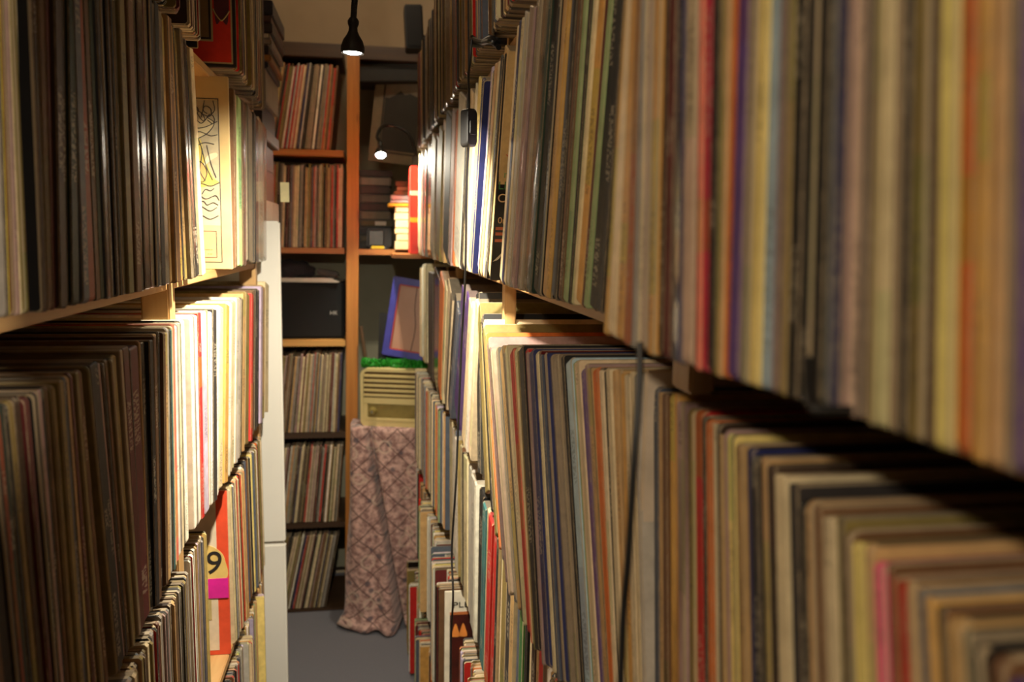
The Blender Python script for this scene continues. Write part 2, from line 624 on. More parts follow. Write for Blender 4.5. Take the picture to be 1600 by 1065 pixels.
def geo_mesh(name, items):
    """items: list of (V, F, K, UV, spine rgb, edge rgb, cover rgb, gloss)"""
    V, F, cols, uvs = [], [], [], []
    for v, f, k, uv, c0, c1, c2, gl in items:
        b = len(V)
        V += v
        for ff, kk, uu in zip(f, k, uv):
            F.append(tuple(i + b for i in ff))
            c = (c0, c1, c2)[kk]
            cols += [c[0], c[1], c[2], gl] * len(ff)
            for a in uu:
                uvs += [a[0], a[1]]
    me = bpy.data.meshes.new(name)
    me.from_pydata(V, [], F)
    me.update()
    bm = bmesh.new()
    bm.from_mesh(me)
    ca = me.color_attributes.new('Col', 'FLOAT_COLOR', 'CORNER')
    ca.data.foreach_set('color', cols)
    ul = me.uv_layers.new(name='UVMap')
    ul.data.foreach_set('uv', uvs)
    bm.free()
    me.validate()
    return me


def jitter(c, k=0.14):
    f = rnd.uniform(1 - k, 1 + k)
    return tuple(min(0.95, v * f * rnd.uniform(0.96, 1.04)) for v in c)


def make_item(Xf, sgn, Yc, Zb, lean, t, colour, gloss, full, size=None, yaw=None):
    size = size or SZ + rnd.uniform(-0.003, 0.003)
    rad = rnd.choice((0.0015, 0.002, 0.003, 0.0045)) if full else 0.003
    yaw = rnd.uniform(-0.008, 0.008) if yaw is None else yaw
    V, F, K, UV = record_geo(Xf, sgn, Yc, Zb, lean, t, size, rad, yaw, full)
    c = jitter(lin(PAL[colour]))
    cov = jitter(lin(PAL[rnd.choice(('cream', 'tan', 'brown', 'black', 'slate', 'red', 'lightgrey', 'olive', 'maroon'))])) if (not full and rnd.random() < 0.5) else c
    return (V, F, K, UV, c, paper_of(c), cov, gloss)


RECORDS = []                                   # (object, colour, row phrase, y)


def add_record(item, colour, row, Y, extra=None):
    V = item[0]
    cx = sum(v[0] for v in V) / len(V)
    cy = sum(v[1] for v in V) / len(V)
    cz = min(v[2] for v in V)
    item = ([(v[0] - cx, v[1] - cy, v[2] - cz) for v in V],) + item[1:]
    me = geo_mesh('record_sleeve', [item])
    o = link_mesh('record_sleeve', me, M['sleeve'])
    o.location = (cx, cy, cz)
    RECORDS.append([o, colour, row, Y, extra])
    return o


def interp(ctrl, x):
    if x <= ctrl[0][0]:
        return ctrl[0][1]
    for (a, va), (b, vb) in zip(ctrl, ctrl[1:]):
        if x <= b:
            return va + (vb - va) * (x - a) / max(b - a, 1e-9)
    return ctrl[-1][1]


def row_from_photo(sgn, row, Zb, spec, yref, xc, guides, rowname, full=True, posts=(), size=0.315, mass=None):
    """spec: 'x colour x colour ...' along the spines; yref: [(x, y)]; xc: [(x, X of the spines)]; guides: (xt, yt, xb, yb)"""
    lean_c = []
    for xt, yt, xb, yb in sorted(guides, key=lambda q: (q[0] + q[2])):
        xm = (xt + xb) / 2
        X = sgn * interp(xc, xm)
        a, b = at_x(xt, yt, X), at_x(xb, yb, X)
        lean_c.append((xm, math.atan((a.y - b.y) / (a.z - b.z))))
    lean_c.sort()
    tok = spec.split()
    out = []
    for i in range(0, len(tok) - 2, 2):
        x0, cname, x1 = float(tok[i]), tok[i + 1], float(tok[i + 2])
        if cname == 'gap':
            continue
        gloss = 0.0
        if cname.endswith('*'):
            gloss, cname = 1.0, cname[:-1]
        xm = (x0 + x1) / 2
        y = interp(yref, xm)
        Xm = interp(xc, xm)
        A, B = at_x(x0, y, sgn * Xm), at_x(x1, y, sgn * Xm)
        lean = interp(lean_c, xm)
        t = max(0.0022, abs(A.y - B.y) * math.cos(lean) * 0.90)
        Yc = (A.y + B.y) / 2 - (A.z - (Zb + size / 2)) * math.tan(lean)
        for p in posts:                        # squeeze the row aside where an upright stands
            d = Yc - p
            if abs(d) < 0.2:
                Yc += math.copysign(0.021 * (1 - abs(d) / 0.2), d)
        out.append((Xm + rnd.uniform(-0.003, 0.003) * min(1.0, Yc), Yc, lean, t, cname, gloss))
    for Xf, Yc, lean, t, cname, gloss in out:
        it = make_item(Xf, sgn, Yc, Zb, lean, t, cname, gloss, full, size + rnd.uniform(-0.003, 0.003))
        if mass is not None:
            mass.append(it)
            continue
        add_record(it, cname, rowname, Yc)


R1 = '''655 cream 659 white* 663 maroon 665 grey* 668 brown* 673 brown* 676 taupe 682 brown 686 olive 691 tan 697 black 706 mauve 711 orange 713 cream 715 lightgrey 726 black 729 cream
734 cream 737 white 742 paleyellow 748 darkbrown 749 navy 752 lavender 757 cream 759 black 761 tan 765 cream 768 white 770 charcoal 773 tan 779 gap 791 cream 796 navy 800 white 802 cream 806 lightgrey 812 mauve* 818 darkbrown* 822 taupe*
826 taupe 829 brown* 835 darkgreen* 840 darkgreen 844 black 851 black 856 black 860 tan 866 gold 871 black 873 slate 880 charcoal 884 brown 888 brown 893 sage 899 rust 904 black 907 sage 911 cream 914 gold 923 maroon 928 sage
934 black 946 black 957 gold 962 cream 973 gold 984 rust 990 grey 999 cream 1007 mauve 1014 grey 1020 gold 1031 darkbrown 1039 maroon 1050 charcoal 1053 slate* 1063 navy 1069 beige 1086 darkbrown 1092 salmon 1099 crimson 1111 black 1123 olive 1131 tan 1136 orange
1147 purple 1165 taupe 1178 paleyellow 1193 paleblue 1215 mauve 1225 olive 1235 black 1253 charcoal 1270 black 1288 darkgreen 1297 slate 1304 navy 1319 mauve 1326 beige 1353 darkbrown 1365 olive 1371 cream 1396 brown 1407 black 1422 olive 1449 black
1459 brown 1466 paleyellow 1496 orange 1522 gold 1545 tan 1568 taupe 1585 purple 1606 brown 1640 cream 1690 black'''
row_from_photo(1, 1, ROWZ[1], R1, [(600, 262), (1600, 262)],
               [(655, 0.152), (700, 0.163), (780, 0.165), (850, 0.170), (900, 0.180), (955, 0.184), (958, 0.144), (1000, 0.142), (1130, 0.152), (1300, 0.162), (1600, 0.166)],
               [(720, 160, 712, 400), (772, 145, 752, 405), (812, 9, 783, 430), (911, 0, 880, 462), (951, 0, 913, 468), (974, 0, 943, 478), (1005, 0, 992, 537), (1098, 0, 1093, 500), (1163, 0, 1145, 580), (1206, 0, 1190, 600), (1315, 0, 1300, 606), (1468, 0, 1457, 680), (1600, 0, 1590, 740)],
               'right upper shelf', posts=(1.32, 2.12), size=0.322)

R2a = '''658 white 662 cream 668 darkbrown 676 darkbrown* 685 orange 692 cream 696 cream 703 charcoal 708 slate 712 purple 722 purple 730 cream 735 white 738 salmon 741 cream 745 cream'''
row_from_photo(1, 2, ROWZ[2], R2a, [(600, 540), (800, 560)], [(655, 0.158), (700, 0.172), (748, 0.180)], [(662, 420, 663, 545), (715, 450, 700, 640), (745, 465, 736, 660)], 'right second shelf')
R2b = '''748 charcoal 753 darkgreen* 758 olive 764 black 767 cream 770 olive 774 orange 776 mauve* 781 mauve* 786 beige 790 grey* 794 tan 801 black 803 cream 808 red 814 salmon 816 cream 821 olive 823 black 831 red 836 mauve 838 navy 845 cream 850 black 852 maroon*
856 slate 859 navy 868 taupe* 876 taupe* 886 black 895 paleblue 905 sage 912 cream 919 purple 924 mauve 929 tan 936 orange 944 charcoal 948 cream 952 black 957 cream 962 tan 969 tan 975 gold 983 cream 989 cream 995 lightgrey 1000'''
row_from_photo(1, 2, ROWZ[2], R2b, [(740, 750), (900, 760), (1000, 780)],
               [(748, 0.184), (757, 0.184), (770, 0.168), (785, 0.156), (815, 0.158), (845, 0.166), (890, 0.186), (980, 0.196), (1000, 0.198)],
               [(749, 472, 752, 790), (753, 484, 768, 820), (764, 480, 801, 936), (817, 540, 841, 1010), (858, 545, 889, 1065), (906, 560, 937, 1065), (976, 585, 989, 1065)], 'right second shelf', size=0.322)
R2c = '''1024 slate 1032 tan 1038 brown 1046 gold 1054 gold 1061 mauve 1073 olive 1083 tan 1088 red 1101 black 1106 orange 1113 cream 1123 darkbrown 1128 tan 1134 mauve 1140 paleyellow 1150 brown 1156 tan 1167 navy 1178 charcoal 1190 tan 1200 darkbrown 1215 cream 1237 charcoal 1253 black 1265 tan
1277 brown 1290 cream 1308 olive 1320 brown 1331 paleyellow 1356 tan 1369 pink 1388 brown 1396 rust 1407 red 1420 tan 1434 slate 1450 gold 1465 brown 1478 tan 1508 taupe 1522 black 1540 brown 1570 purple 1610 tan 1660 black'''
row_from_photo(1, 2, ROWZ[2], R2c, [(1020, 910), (1210, 910), (1240, 1000), (1600, 1010)],
               [(1020, 0.207), (1100, 0.203), (1240, 0.184), (1370, 0.176), (1600, 0.168)],
               [(1030, 640, 1032, 1065), (1092, 700, 1095, 1065), (1165, 735, 1172, 1065), (1367, 885, 1373, 1065), (1500, 960, 1508, 1065)], 'right second shelf')

L1 = '''-60 brown -35 cream -12 grey 4 charcoal 7 yellow 14 brown 17 mauve 23 cream 27 olive 33 brown 39 cream 52 black 62 darkbrown 70 brown 79 maroon 86 darkbrown 97 darkbrown 107 darkgreen 119 slate 130 rust 143 brown 151 darkgreen 158 slate* 164 black
168 mauve 172 black 175 brown 184 black 188 grey* 192 olive 201 black 204 brown 213 darkgreen* 217 black 221 darkbrown* 229 maroon 231 taupe* 240 black 245 charcoal* 249 black 256 grey* 263 tan 267 tan 270 brown 276 gold 281 charcoal 283 tan* 288 taupe* 292 darkgreen* 296 charcoal* 300 black 306 cream 312'''
row_from_photo(-1, 1, ROWZ[1], L1, [(0, 260), (400, 260)], [(-60, 0.256), (52, 0.252), (60, 0.243), (250, 0.240), (312, 0.246)],
               [(2, 0, 18, 480), (32, 0, 57, 486), (108, 0, 112, 468), (122, 0, 144, 477), (250, 9, 262, 450), (296, 93, 315, 426)], 'left upper shelf')
L1b = '''365 brown 367 cream 373 palegreen 378 brown 380 grey* 382 mauve* 386 taupe 395 charcoal 398 slate* 405 lightgrey* 412 grey* 417'''
row_from_photo(-1, 1, ROWZ[1], L1b, [(360, 260), (420, 260)], [(365, 0.246), (420, 0.252)], [(368, 135, 371, 415), (412, 200, 412, 400)], 'left upper shelf')

L2 = '''-40 brown -18 black 0 charcoal 7 rust 15 darkgreen 25 black 32 olive 41 darkbrown 52 maroon 60 olive 65 black 72 mauve 79 black 90 brown 96 olive 104 olive 112 slate 116 charcoal 121 tan 127 maroon 132 brown 138 olive 144 grey 147 brown 154 black'''
row_from_photo(-1, 2, ROWZ[2], L2, [(0, 830), (160, 830)], [(-40, 0.246), (160, 0.246)], [(21, 650, 59, 1065), (102, 607, 133, 1065), (142, 584, 182, 1010)], 'left second shelf', size=0.305)
L2b = '''151 olive 154 black 163 black 171 mauve 176 charcoal 180 brown 185 olive 190 olive 199 taupe 204 maroon 213 maroon 227 tan 229 charcoal* 235 black 241 brown 246 tan 252 black 255 brown 258 tan 263 lightgrey 267 teal 270 cream 272'''
row_from_photo(-1, 2, ROWZ[2], L2b, [(150, 750), (290, 750)], [(150, 0.246), (235, 0.248), (290, 0.254)], [(142, 584, 182, 1010), (192, 570, 218, 963), (209, 560, 228, 953), (252, 515, 256, 860), (268, 492, 274, 830)], 'left second shelf', size=0.305)
L2c = '''270 salmon 276 white 282 grey 285 cream 290 black 292 white 297 white 301 white 304 white 309 red 314 lavender 321 tan 326 white 330 charcoal 336 white 341 white 344 cream 350 gold 356 white 361 cream 365 cream 369 lightgrey 373 lightgrey 377 black 379 tan 384 olive 390 red 393 brown 396 brown 399 charcoal 403 black 406 lavender 409 tan 414 cream 420'''
row_from_photo(-1, 2, ROWZ[2], L2c, [(270, 630), (430, 630)], [(270, 0.256), (350, 0.252), (420, 0.254)], [(270, 508, 274, 720), (308, 487, 313, 720), (361, 475, 358, 700), (410, 451, 409, 640)], 'left second shelf', posts=(1.175,), size=0.305)

print('records as objects', len(RECORDS))

# ------------------------------------------------------------------ the many more records (past counting)
MASS = []
WARM = ('cream', 'cream', 'cream', 'white', 'white', 'tan', 'tan', 'gold', 'lightgrey', 'grey', 'taupe', 'brown', 'brown', 'black', 'black', 'charcoal', 'olive', 'darkbrown',
        'maroon', 'red', 'orange', 'navy', 'slate', 'blue', 'sage', 'purple', 'mauve', 'salmon', 'paleyellow', 'teal', 'paleblue', 'lavender')
LITE = ('cream', 'cream', 'white', 'white', 'cream', 'lightgrey', 'tan', 'gold', 'taupe', 'brown', 'black', 'charcoal', 'slate', 'red', 'paleyellow', 'sage', 'lavender', 'orange')
DARK = ('brown', 'darkbrown', 'tan', 'taupe', 'charcoal', 'black', 'olive', 'grey', 'maroon', 'mauve', 'cream', 'slate')


def fill(sgn, row, y0, y1, X0, X1, pal=WARM, lean=(0.0, 0.0), tmin=0.0035, tmax=0.0085, jx=0.006, posts=(), Zb=None, gl=0.12, xstep=None):
    y = y0
    bunch = 0.0
    left = 0
    while y < y1:
        t = rnd.uniform(tmin, tmax)
        f = (y - y0) / max(y1 - y0, 1e-6)
        if left <= 0:
            left = rnd.randint(3, 12)
            bunch = rnd.uniform(-jx, jx)
        left -= 1
        yc = y + t / 2
        p_hit = [p for p in posts if p - 0.024 < yc < p + 0.024]
        if p_hit:
            y = p_hit[0] + 0.025
            continue
        X = X0 + (X1 - X0) * f + bunch + rnd.uniform(-0.003, 0.003)
        a = lean[0] + (lean[1] - lean[0]) * f
        MASS.append(make_item(X, sgn, yc, ROWZ[row] if Zb is None else Zb, a, t, rnd.choice(pal), 1.0 if rnd.random() < gl else 0.0, False))
        y += t / math.cos(a) * 1.03 + (0.001 if rnd.random() < 0.1 else 0)


RP = (0.53, 1.32, 2.12, 2.90)
# right bank
fill(1, 0, 0.55, 2.95, 0.176, 0.152, DARK, (0.16, 0.10), posts=RP, gl=0.3)
fill(1, 1, 0.156, 0.168, 0.166, 0.166, WARM)
fill(1, 2, 0.156, 0.172, 0.168, 0.168, WARM)
fill(1, 2, 2.72, 2.94, 0.170, 0.160, DARK, posts=(2.90,))
fill(1, 3, 0.45, 0.86, 0.186, 0.186, WARM, (0.0, 0.0), posts=RP)
row_from_photo(1, 3, ROWZ[3], '701 cream 706 white 712 white 718 cream 722 black 724 cream 730 lightgrey 736 lightgrey 742 white 745 black 752 teal 757 cream 760 red 767 red 775 black 779 cream 785 olive 793 charcoal 800 tan 806 taupe 810 slate 815 green 822 black 826 cream 830 darkbrown 836 tan 843 red 852 brown 862',
               [(700, 850), (748, 850), (752, 950), (870, 980)], [(700, 0.186), (750, 0.190), (860, 0.188)], [(722, 730, 723, 985), (764, 824, 757, 1065), (850, 980, 848, 1065)], '', full=False, mass=MASS)
fill(1, 3, 2.14, 2.33, 0.176, 0.168, LITE, posts=RP, jx=0.012)
fill(1, 3, 2.34, 2.94, 0.165, 0.140, ('cream', 'white', 'lightgrey', 'taupe', 'grey', 'cream', 'slate', 'charcoal'), posts=RP)
fill(1, 4, 0.9, 1.63, 0.168, 0.170, LITE, (0.0, 0.0), posts=RP, jx=0.012)
fill(1, 4, 1.87, 2.94, 0.160, 0.150, LITE, (0.0, 0.0), posts=RP, jx=0.022)
fill(1, 5, 1.2, 2.94, 0.150, 0.140, LITE, (0.0, 0.0), posts=RP, jx=0.03)
# left bank
fill(-1, 0, 0.5, 1.30, 0.236, 0.250, DARK, (-0.05, 0.0), posts=(1.175,), gl=0.35, Zb=Z0L)
fill(-1, 0, 1.50, 1.97, 0.230, 0.245, DARK, gl=0.35, Zb=Z0L)
fill(-1, 3, 0.55, 1.15, 0.256, 0.262, DARK, (-0.05, 0.0))
fill(-1, 3, 1.20, 1.315, 0.262, 0.268, LITE, (-0.02, 0.0), jx=0.004)
fill(-1, 3, 1.56, 1.96, 0.266, 0.262, LITE, (-0.07, -0.06))
fill(-1, 4, 0.8, 1.97, 0.262, 0.262, LITE, (-0.02, -0.02), posts=(1.175,), jx=0.012)
fill(-1, 5, 1.2, 1.97, 0.262, 0.262, LITE, posts=(1.175,), jx=0.012)

# records in the shelf across the end of the aisle: stand with the spine towards -y
BZ = [1.835, 1.465, None, 0.739, 0.372, 0.012]


def fill_back(x0, x1, z, Yf, lean0, lean1, pal):
    x = x0
    while x < x1:
        t = rnd.uniform(0.0035, 0.009)
        f = (x - x0) / (x1 - x0)
        a = lean0 + (lean1 - lean0) * f
        V, F, K, UV, c, p, cv, g = make_item(0, 1, x + t / 2, z, a, t, rnd.choice(pal), 0.0, False, SZ + rnd.uniform(-0.012, 0.006))
        yf = Yf + rnd.uniform(0, 0.008)
        # (depth, along, up) -> (x, y, z)
        MASS.append(([(v[1], yf + v[0], v[2]) for v in V], F, K, UV, c, p, cv, g))
        x += t / math.cos(a) * 1.03


MUTE = ('cream', 'cream', 'tan', 'taupe', 'grey', 'brown', 'olive', 'charcoal', 'black', 'darkbrown', 'lightgrey', 'beige', 'cream', 'slate', 'mauve', 'taupe', 'brown', 'maroon', 'white', 'grey', 'tan', 'black', 'navy', 'red')
fill_back(-0.52, -0.155, BZ[0], 3.275, 0.24, 0.10, MUTE)
fill_back(-0.50, -0.130, BZ[1], 3.275, 0.07, 0.02, MUTE)
fill_back(-0.51, -0.140, BZ[3], 3.275, 0.17, 0.05, MUTE)
fill_back(-0.52, -0.145, BZ[4], 3.275, 0.17, 0.08, MUTE)
fill_back(-0.53, -0.185, BZ[5], 3.275, 0.24, 0.18, MUTE)

mass = link_mesh('rows_of_records', geo_mesh('rows_of_records', MASS), M['sleeve'])
tag(mass, 'packed rows of further record sleeves filling every other shelf of the aisle', 'records', kind='stuff')

# ------------------------------------------------------------------ records that show their front cover
def cover_record(name, label, cat, corner_px, Xf, Yf, Zb, t, edge, cover, sgn=-1, lean=0.0, w=None):
    """a sleeve whose front cover looks back down the aisle; returns a thing whose local x,z run over the cover, y=0 on it"""
    w = w or SZ
    x_lo = -Xf - w if sgn < 0 else Xf
    t0 = thing(name, label, cat, (x_lo + w / 2, Yf, Zb))
    bm = bmesh.new()
    bm_box(bm, (-w / 2, 0, 0), (w / 2, t, w), 0.0012, 2)
    bm_obj('sleeve', bm, flat(edge, 0.6), t0)
    bm = bmesh.new()
    bm_box(bm, (-w / 2 + 0.001, -0.0005, 0.001), (w / 2 - 0.001, 0.0004, w - 0.001), 0)
    bm_obj('front_cover', bm, cover, t0)
    return t0


def plate(name, parent, x0, x1, z0, z1, mat, y=-0.0009):
    bm = bmesh.new()
    bm_box(bm, (x0, y, z0), (x1, y + 0.0006, z1), 0)
    return bm_obj(name, bm, mat, parent)


def frame_lines(name, parent, x0, x1, z0, z1, wd, mat, y=-0.0012):
    bm = bmesh.new()
    o = [(x1, z1), (x0, z1), (x0, z0), (x1, z0)]
    i = [(x1 - wd, z1 - wd), (x0 + wd, z1 - wd), (x0 + wd, z0 + wd), (x1 - wd, z0 + wd)]
    bm_ring(bm, o, i, y, y + 0.0008)
    return bm_obj(name, bm, mat, parent)


def stroke(name, parent, pts, wd, mat, y=-0.0012):
    bm = bmesh.new()
    bm_tube(bm, [(p[0], y, p[1]) for p in smooth_path([(p[0], p[1], 0) for p in pts], 6)], wd, 5)
    return bm_obj(name, bm, mat, parent)


def blob(name, parent, pts, mat, y=-0.0010):
    bm = bmesh.new()
    sp = smooth_path([(p[0], p[1], 0) for p in pts + [pts[0]]], 6)[:-1]
    bm_prism(bm, [(p.x, p.y) for p in sp], y, y + 0.0006)
    return bm_obj(name, bm, mat, parent)


INK = flat((58, 56, 58), 0.6)
# the sepia cover on the left upper shelf
sep = cover_record('art_cover_record', 'cream record with grey line drawing of swirls and a yellow dress, boxed caption below', 'record', None, 0.244, 1.500, ROWZ[1], 0.006, (216, 190, 140), w=0.325, cover=noisy('sepia_cover_print', (196, 170, 118), (180, 152, 100), 14, 0.55))
W2 = SZ / 2
fx = lambda d: W2 - d                            # distance from the spine edge
plate('drawing_ground', sep, fx(0.20), fx(0.013), 0.075, 0.285, noisy('drawn_sky', (176, 164, 132), (146, 136, 112), 26, 0.6, stretch=(1, 1, 2.2)))
frame_lines('drawn_border', sep, fx(0.30), fx(0.0115), 0.012, 0.288, 0.0014, INK)
frame_lines('caption_box', sep, fx(0.28), fx(0.020), 0.020, 0.066, 0.0012, INK)
plate('caption_panel', sep, fx(0.278), fx(0.0215), 0.0212, 0.0648, flat((204, 160, 106), 0.6))
for zc, segs in ((0.034, ((0.049, 0.047), (0.044, 0.040), (0.039, 0.032), (0.031, 0.027))), (0.0265, ((0.050, 0.046), (0.044, 0.041), (0.036, 0.033), (0.032, 0.028)))):
    for a_, b_ in segs:                          # two faint unreadable lines of print
        plate('faint_print', sep, fx(a_), fx(b_), zc - 0.0008, zc + 0.0008, flat((186, 128, 82)), -0.0014)
blob('yellow_cloth', sep, [(fx(0.062), 0.215), (fx(0.044), 0.222), (fx(0.036), 0.190), (fx(0.024), 0.158), (fx(0.014), 0.148), (fx(0.030), 0.142), (fx(0.060), 0.146)], flat((196, 176, 84)), -0.0013)
blob('pale_cloud', sep, [(fx(0.056), 0.222), (fx(0.048), 0.248), (fx(0.030), 0.256), (fx(0.020), 0.246), (fx(0.030), 0.232), (fx(0.044), 0.222)], flat((214, 200, 156)), -0.0014)
blob('pale_wave', sep, [(fx(0.040), 0.172), (fx(0.032), 0.192), (fx(0.018), 0.198), (fx(0.016), 0.192), (fx(0.028), 0.184)], flat((222, 208, 166)), -0.0014)
blob('red_shield', sep, [(fx(0.054), 0.176), (fx(0.042), 0.180), (fx(0.034), 0.164), (fx(0.040), 0.150), (fx(0.050), 0.156)], flat((206, 160, 96)), -0.0016)
for k, pts in enumerate(([(0.060, 0.262), (0.052, 0.275), (0.044, 0.268), (0.050, 0.258), (0.058, 0.268)], [(0.040, 0.256), (0.034, 0.274), (0.024, 0.270), (0.026, 0.258), (0.040, 0.262)],
                         [(0.056, 0.280), (0.046, 0.262), (0.036, 0.250), (0.026, 0.262)], [(0.034, 0.284), (0.036, 0.268), (0.030, 0.262)], [(0.020, 0.284), (0.018, 0.268), (0.030, 0.256)],
                         [(0.062, 0.244), (0.050, 0.238), (0.034, 0.240), (0.014, 0.250)], [(0.060, 0.224), (0.044, 0.232), (0.026, 0.226), (0.014, 0.228)], [(0.060, 0.190), (0.050, 0.206), (0.036, 0.214), (0.020, 0.212)],
                         [(0.058, 0.140), (0.044, 0.146), (0.028, 0.142), (0.013, 0.148)], [(0.060, 0.118), (0.050, 0.128), (0.036, 0.120), (0.020, 0.126), (0.014, 0.118)], [(0.058, 0.100), (0.046, 0.108), (0.030, 0.100), (0.018, 0.106)],
                         [(0.056, 0.086), (0.044, 0.092), (0.030, 0.086), (0.016, 0.092)], [(0.046, 0.222), (0.040, 0.200), (0.044, 0.168), (0.036, 0.150)],
                         [(0.050, 0.280), (0.046, 0.268), (0.038, 0.262), (0.034, 0.252), (0.040, 0.246), (0.046, 0.250)], [(0.030, 0.252), (0.022, 0.246), (0.018, 0.252), (0.022, 0.260), (0.030, 0.258)], [(0.032, 0.210), (0.026, 0.180), (0.018, 0.156)],
                         [(0.040, 0.205), (0.034, 0.176), (0.024, 0.152)], [(0.054, 0.178), (0.042, 0.182), (0.033, 0.166), (0.039, 0.149), (0.050, 0.154), (0.054, 0.178)], [(0.030, 0.256), (0.019, 0.247), (0.029, 0.231), (0.045, 0.221)], [(0.042, 0.128), (0.036, 0.136), (0.028, 0.134), (0.022, 0.138)],
                         [(0.050, 0.112), (0.040, 0.116), (0.034, 0.110), (0.024, 0.114), (0.016, 0.110)])):
    stroke('ink_line', sep, [(fx(a), b) for a, b in pts], 0.0007, INK, -0.0019)

# the red cover on the top left shelf
redc = cover_record('red_cover_record', 'red record cover with cream border and brown inset, hanging over the top left shelf edge', 'record', None, 0.228, 1.488, Z0L, 0.006, (30, 24, 22), flat((26, 22, 20)))
plate('cream_border', redc, -W2 + 0.004, fx(0.005), 0.005, SZ - 0.004, flat((176, 160, 120)), -0.0008)
plate('red_panel', redc, -W2 + 0.006, fx(0.0075), 0.0075, SZ - 0.006, flat((214, 46, 26)), -0.0011)
plate('inset_border', redc, -W2 + 0.05, fx(0.036), 0.040, SZ - 0.03, flat((170, 150, 110)), -0.0014)
plate('inset_line', redc, -W2 + 0.053, fx(0.039), 0.043, SZ - 0.03, flat((24, 18, 16)), -0.0017)
plate('brown_inset', redc, -W2 + 0.056, fx(0.0425), 0.0465, SZ - 0.03, flat((120, 92, 56)), -0.0020)
blob('purple_shield', redc, [(fx(0.033), 0.30), (fx(0.010), 0.30), (fx(0.010), 0.088), (fx(0.022), 0.076), (fx(0.033), 0.088)], flat((88, 34, 48)), -0.0016)
stroke('cream_scroll', redc, [(fx(0.035), 0.092), (fx(0.030), 0.082), (fx(0.022), 0.074), (fx(0.014), 0.082), (fx(0.009), 0.090)], 0.0012, flat((168, 140, 92)), -0.0020)

blk = cover_record('black_cover_record', 'black record cover with a thin cream edge, nearest before the red cover', 'record', None, 0.262, 1.350, Z0L, 0.004, (190, 160, 110), flat((14, 18, 18), 0.4))

# orange index record on the left third shelf
org = cover_record('orange_cover_record', 'orange and cream record cover with a pencilled nine and a pink note', 'record', None, 0.270, 1.53, ROWZ[3], 0.005, (226, 92, 60), flat((232, 84, 50), 0.5))
plate('cream_strip', org, -W2 + 0.02, fx(0.020), 0.010, SZ - 0.010, flat((232, 214, 186)), -0.0009)
plate('black_block', org, fx(0.060), fx(0.046), 0.030, 0.090, flat((36, 34, 34)), -0.0014)
plate('grey_block', org, fx(0.046), fx(0.032), 0.070, 0.118, flat((198, 178, 120)), -0.0014)
blob('yellow_sticker', org, [(fx(0.070), 0.150), (fx(0.006), 0.148), (fx(0.006), 0.185), (fx(0.016), 0.203), (fx(0.036), 0.214), (fx(0.070), 0.214)], flat((236, 200, 116)), -0.0018)
text_obj('pencilled_number', '9', 0.062, flat((40, 36, 34)), org, Matrix.Translation((fx(0.026), -0.0022, 0.178)) @ FRONT @ Matrix.Rotation(math.radians(-8), 4, 'Z'))
plate('pink_note', org, fx(0.055), fx(0.001), 0.112, 0.150, flat((232, 40, 160), 0.5), -0.0023)

# black poster-like cover on the right upper shelf, with green and orange lettering
jaz = cover_record('lettered_black_record', 'black record cover with green, white and orange lettering beside the dark blue spine', 'record', None, 0.1635, 1.184, ROWZ[1], 0.004, (60, 50, 40), flat((20, 18, 18), 0.4), sgn=1)
jaz.rotation_euler.x = math.radians(21.5)
for tx, z, sz, c in (('rt', 0.158, 0.015, (126, 150, 92)), ('LLE', 0.142, 0.016, (70, 120, 64)), ('CK', 0.124, 0.017, (216, 176, 126)), ('0rn', 0.092, 0.013, (206, 160, 106))):
    text_obj('lettering', tx, sz, flat(c), jaz, Matrix.Translation((-W2 + 0.014, -0.0012, z)) @ FRONT)
for z in (0.078, 0.070, 0.060):
    plate('rust_print', jaz, -W2 + 0.003, -W2 + 0.024, z, z + 0.0045, flat((176, 92, 56)))
blob('white_ray', jaz, [(-W2 + 0.002, 0.030), (-W2 + 0.016, 0.045), (-W2 + 0.010, 0.034)], flat((190, 180, 160)))
stroke('red_bar', jaz, [(-W2 + 0.010, 0.186), (-W2 + 0.018, 0.180), (-W2 + 0.028, 0.172)], 0.0018, flat((190, 50, 36)))
plate('green_patch', jaz, -W2 + 0.002, -W2 + 0.024, 0.165, 0.200, flat((60, 92, 50)))
plate('tan_patch', jaz, -W2 + 0.002, -W2 + 0.030, 0.205, 0.235, flat((170, 140, 96)))
plate('grey_patch', jaz, -W2 + 0.002, -W2 + 0.030, 0.268, 0.285, flat((170, 160, 140)))
plate('red_patch', jaz, -W2 + 0.002, -W2 + 0.030, 0.285, 0.306, flat((120, 34, 26)))

# white cover with a flame picture, low on the right
fl = cover_record('flame_cover_record', 'white record cover with black capitals over a dark flame picture, low right shelf', 'record', None, 0.158, 1.855, ROWZ[4], 0.006, (236, 226, 204), flat((238, 228, 206), 0.5), sgn=1)
text_obj('capitals', 'PLEE', 0.020, flat((50, 48, 44)), fl, Matrix.Translation((-W2 + 0.045, -0.0012, SZ - 0.034)) @ FRONT @ Matrix.Scale(1.35, 4, (1, 0, 0)))
plate('flame_picture', fl, -W2 + 0.012, W2 - 0.012, 0.02, SZ - 0.052, noisy('dark_red_print', (84, 32, 24), (44, 20, 18), 18, 0.4))
plate('orange_band', fl, -W2 + 0.012, W2 - 0.012, SZ - 0.058, SZ - 0.051, flat((190, 110, 60)), -0.0013)
for q in (0.026, 0.044):
    blob('flame', fl, [(-W2 + q - 0.010, SZ - 0.112), (-W2 + q - 0.006, SZ - 0.094), (-W2 + q, SZ - 0.080), (-W2 + q + 0.006, SZ - 0.094), (-W2 + q + 0.009, SZ - 0.112)], flat((244, 150, 70), 0.5), -0.0014)

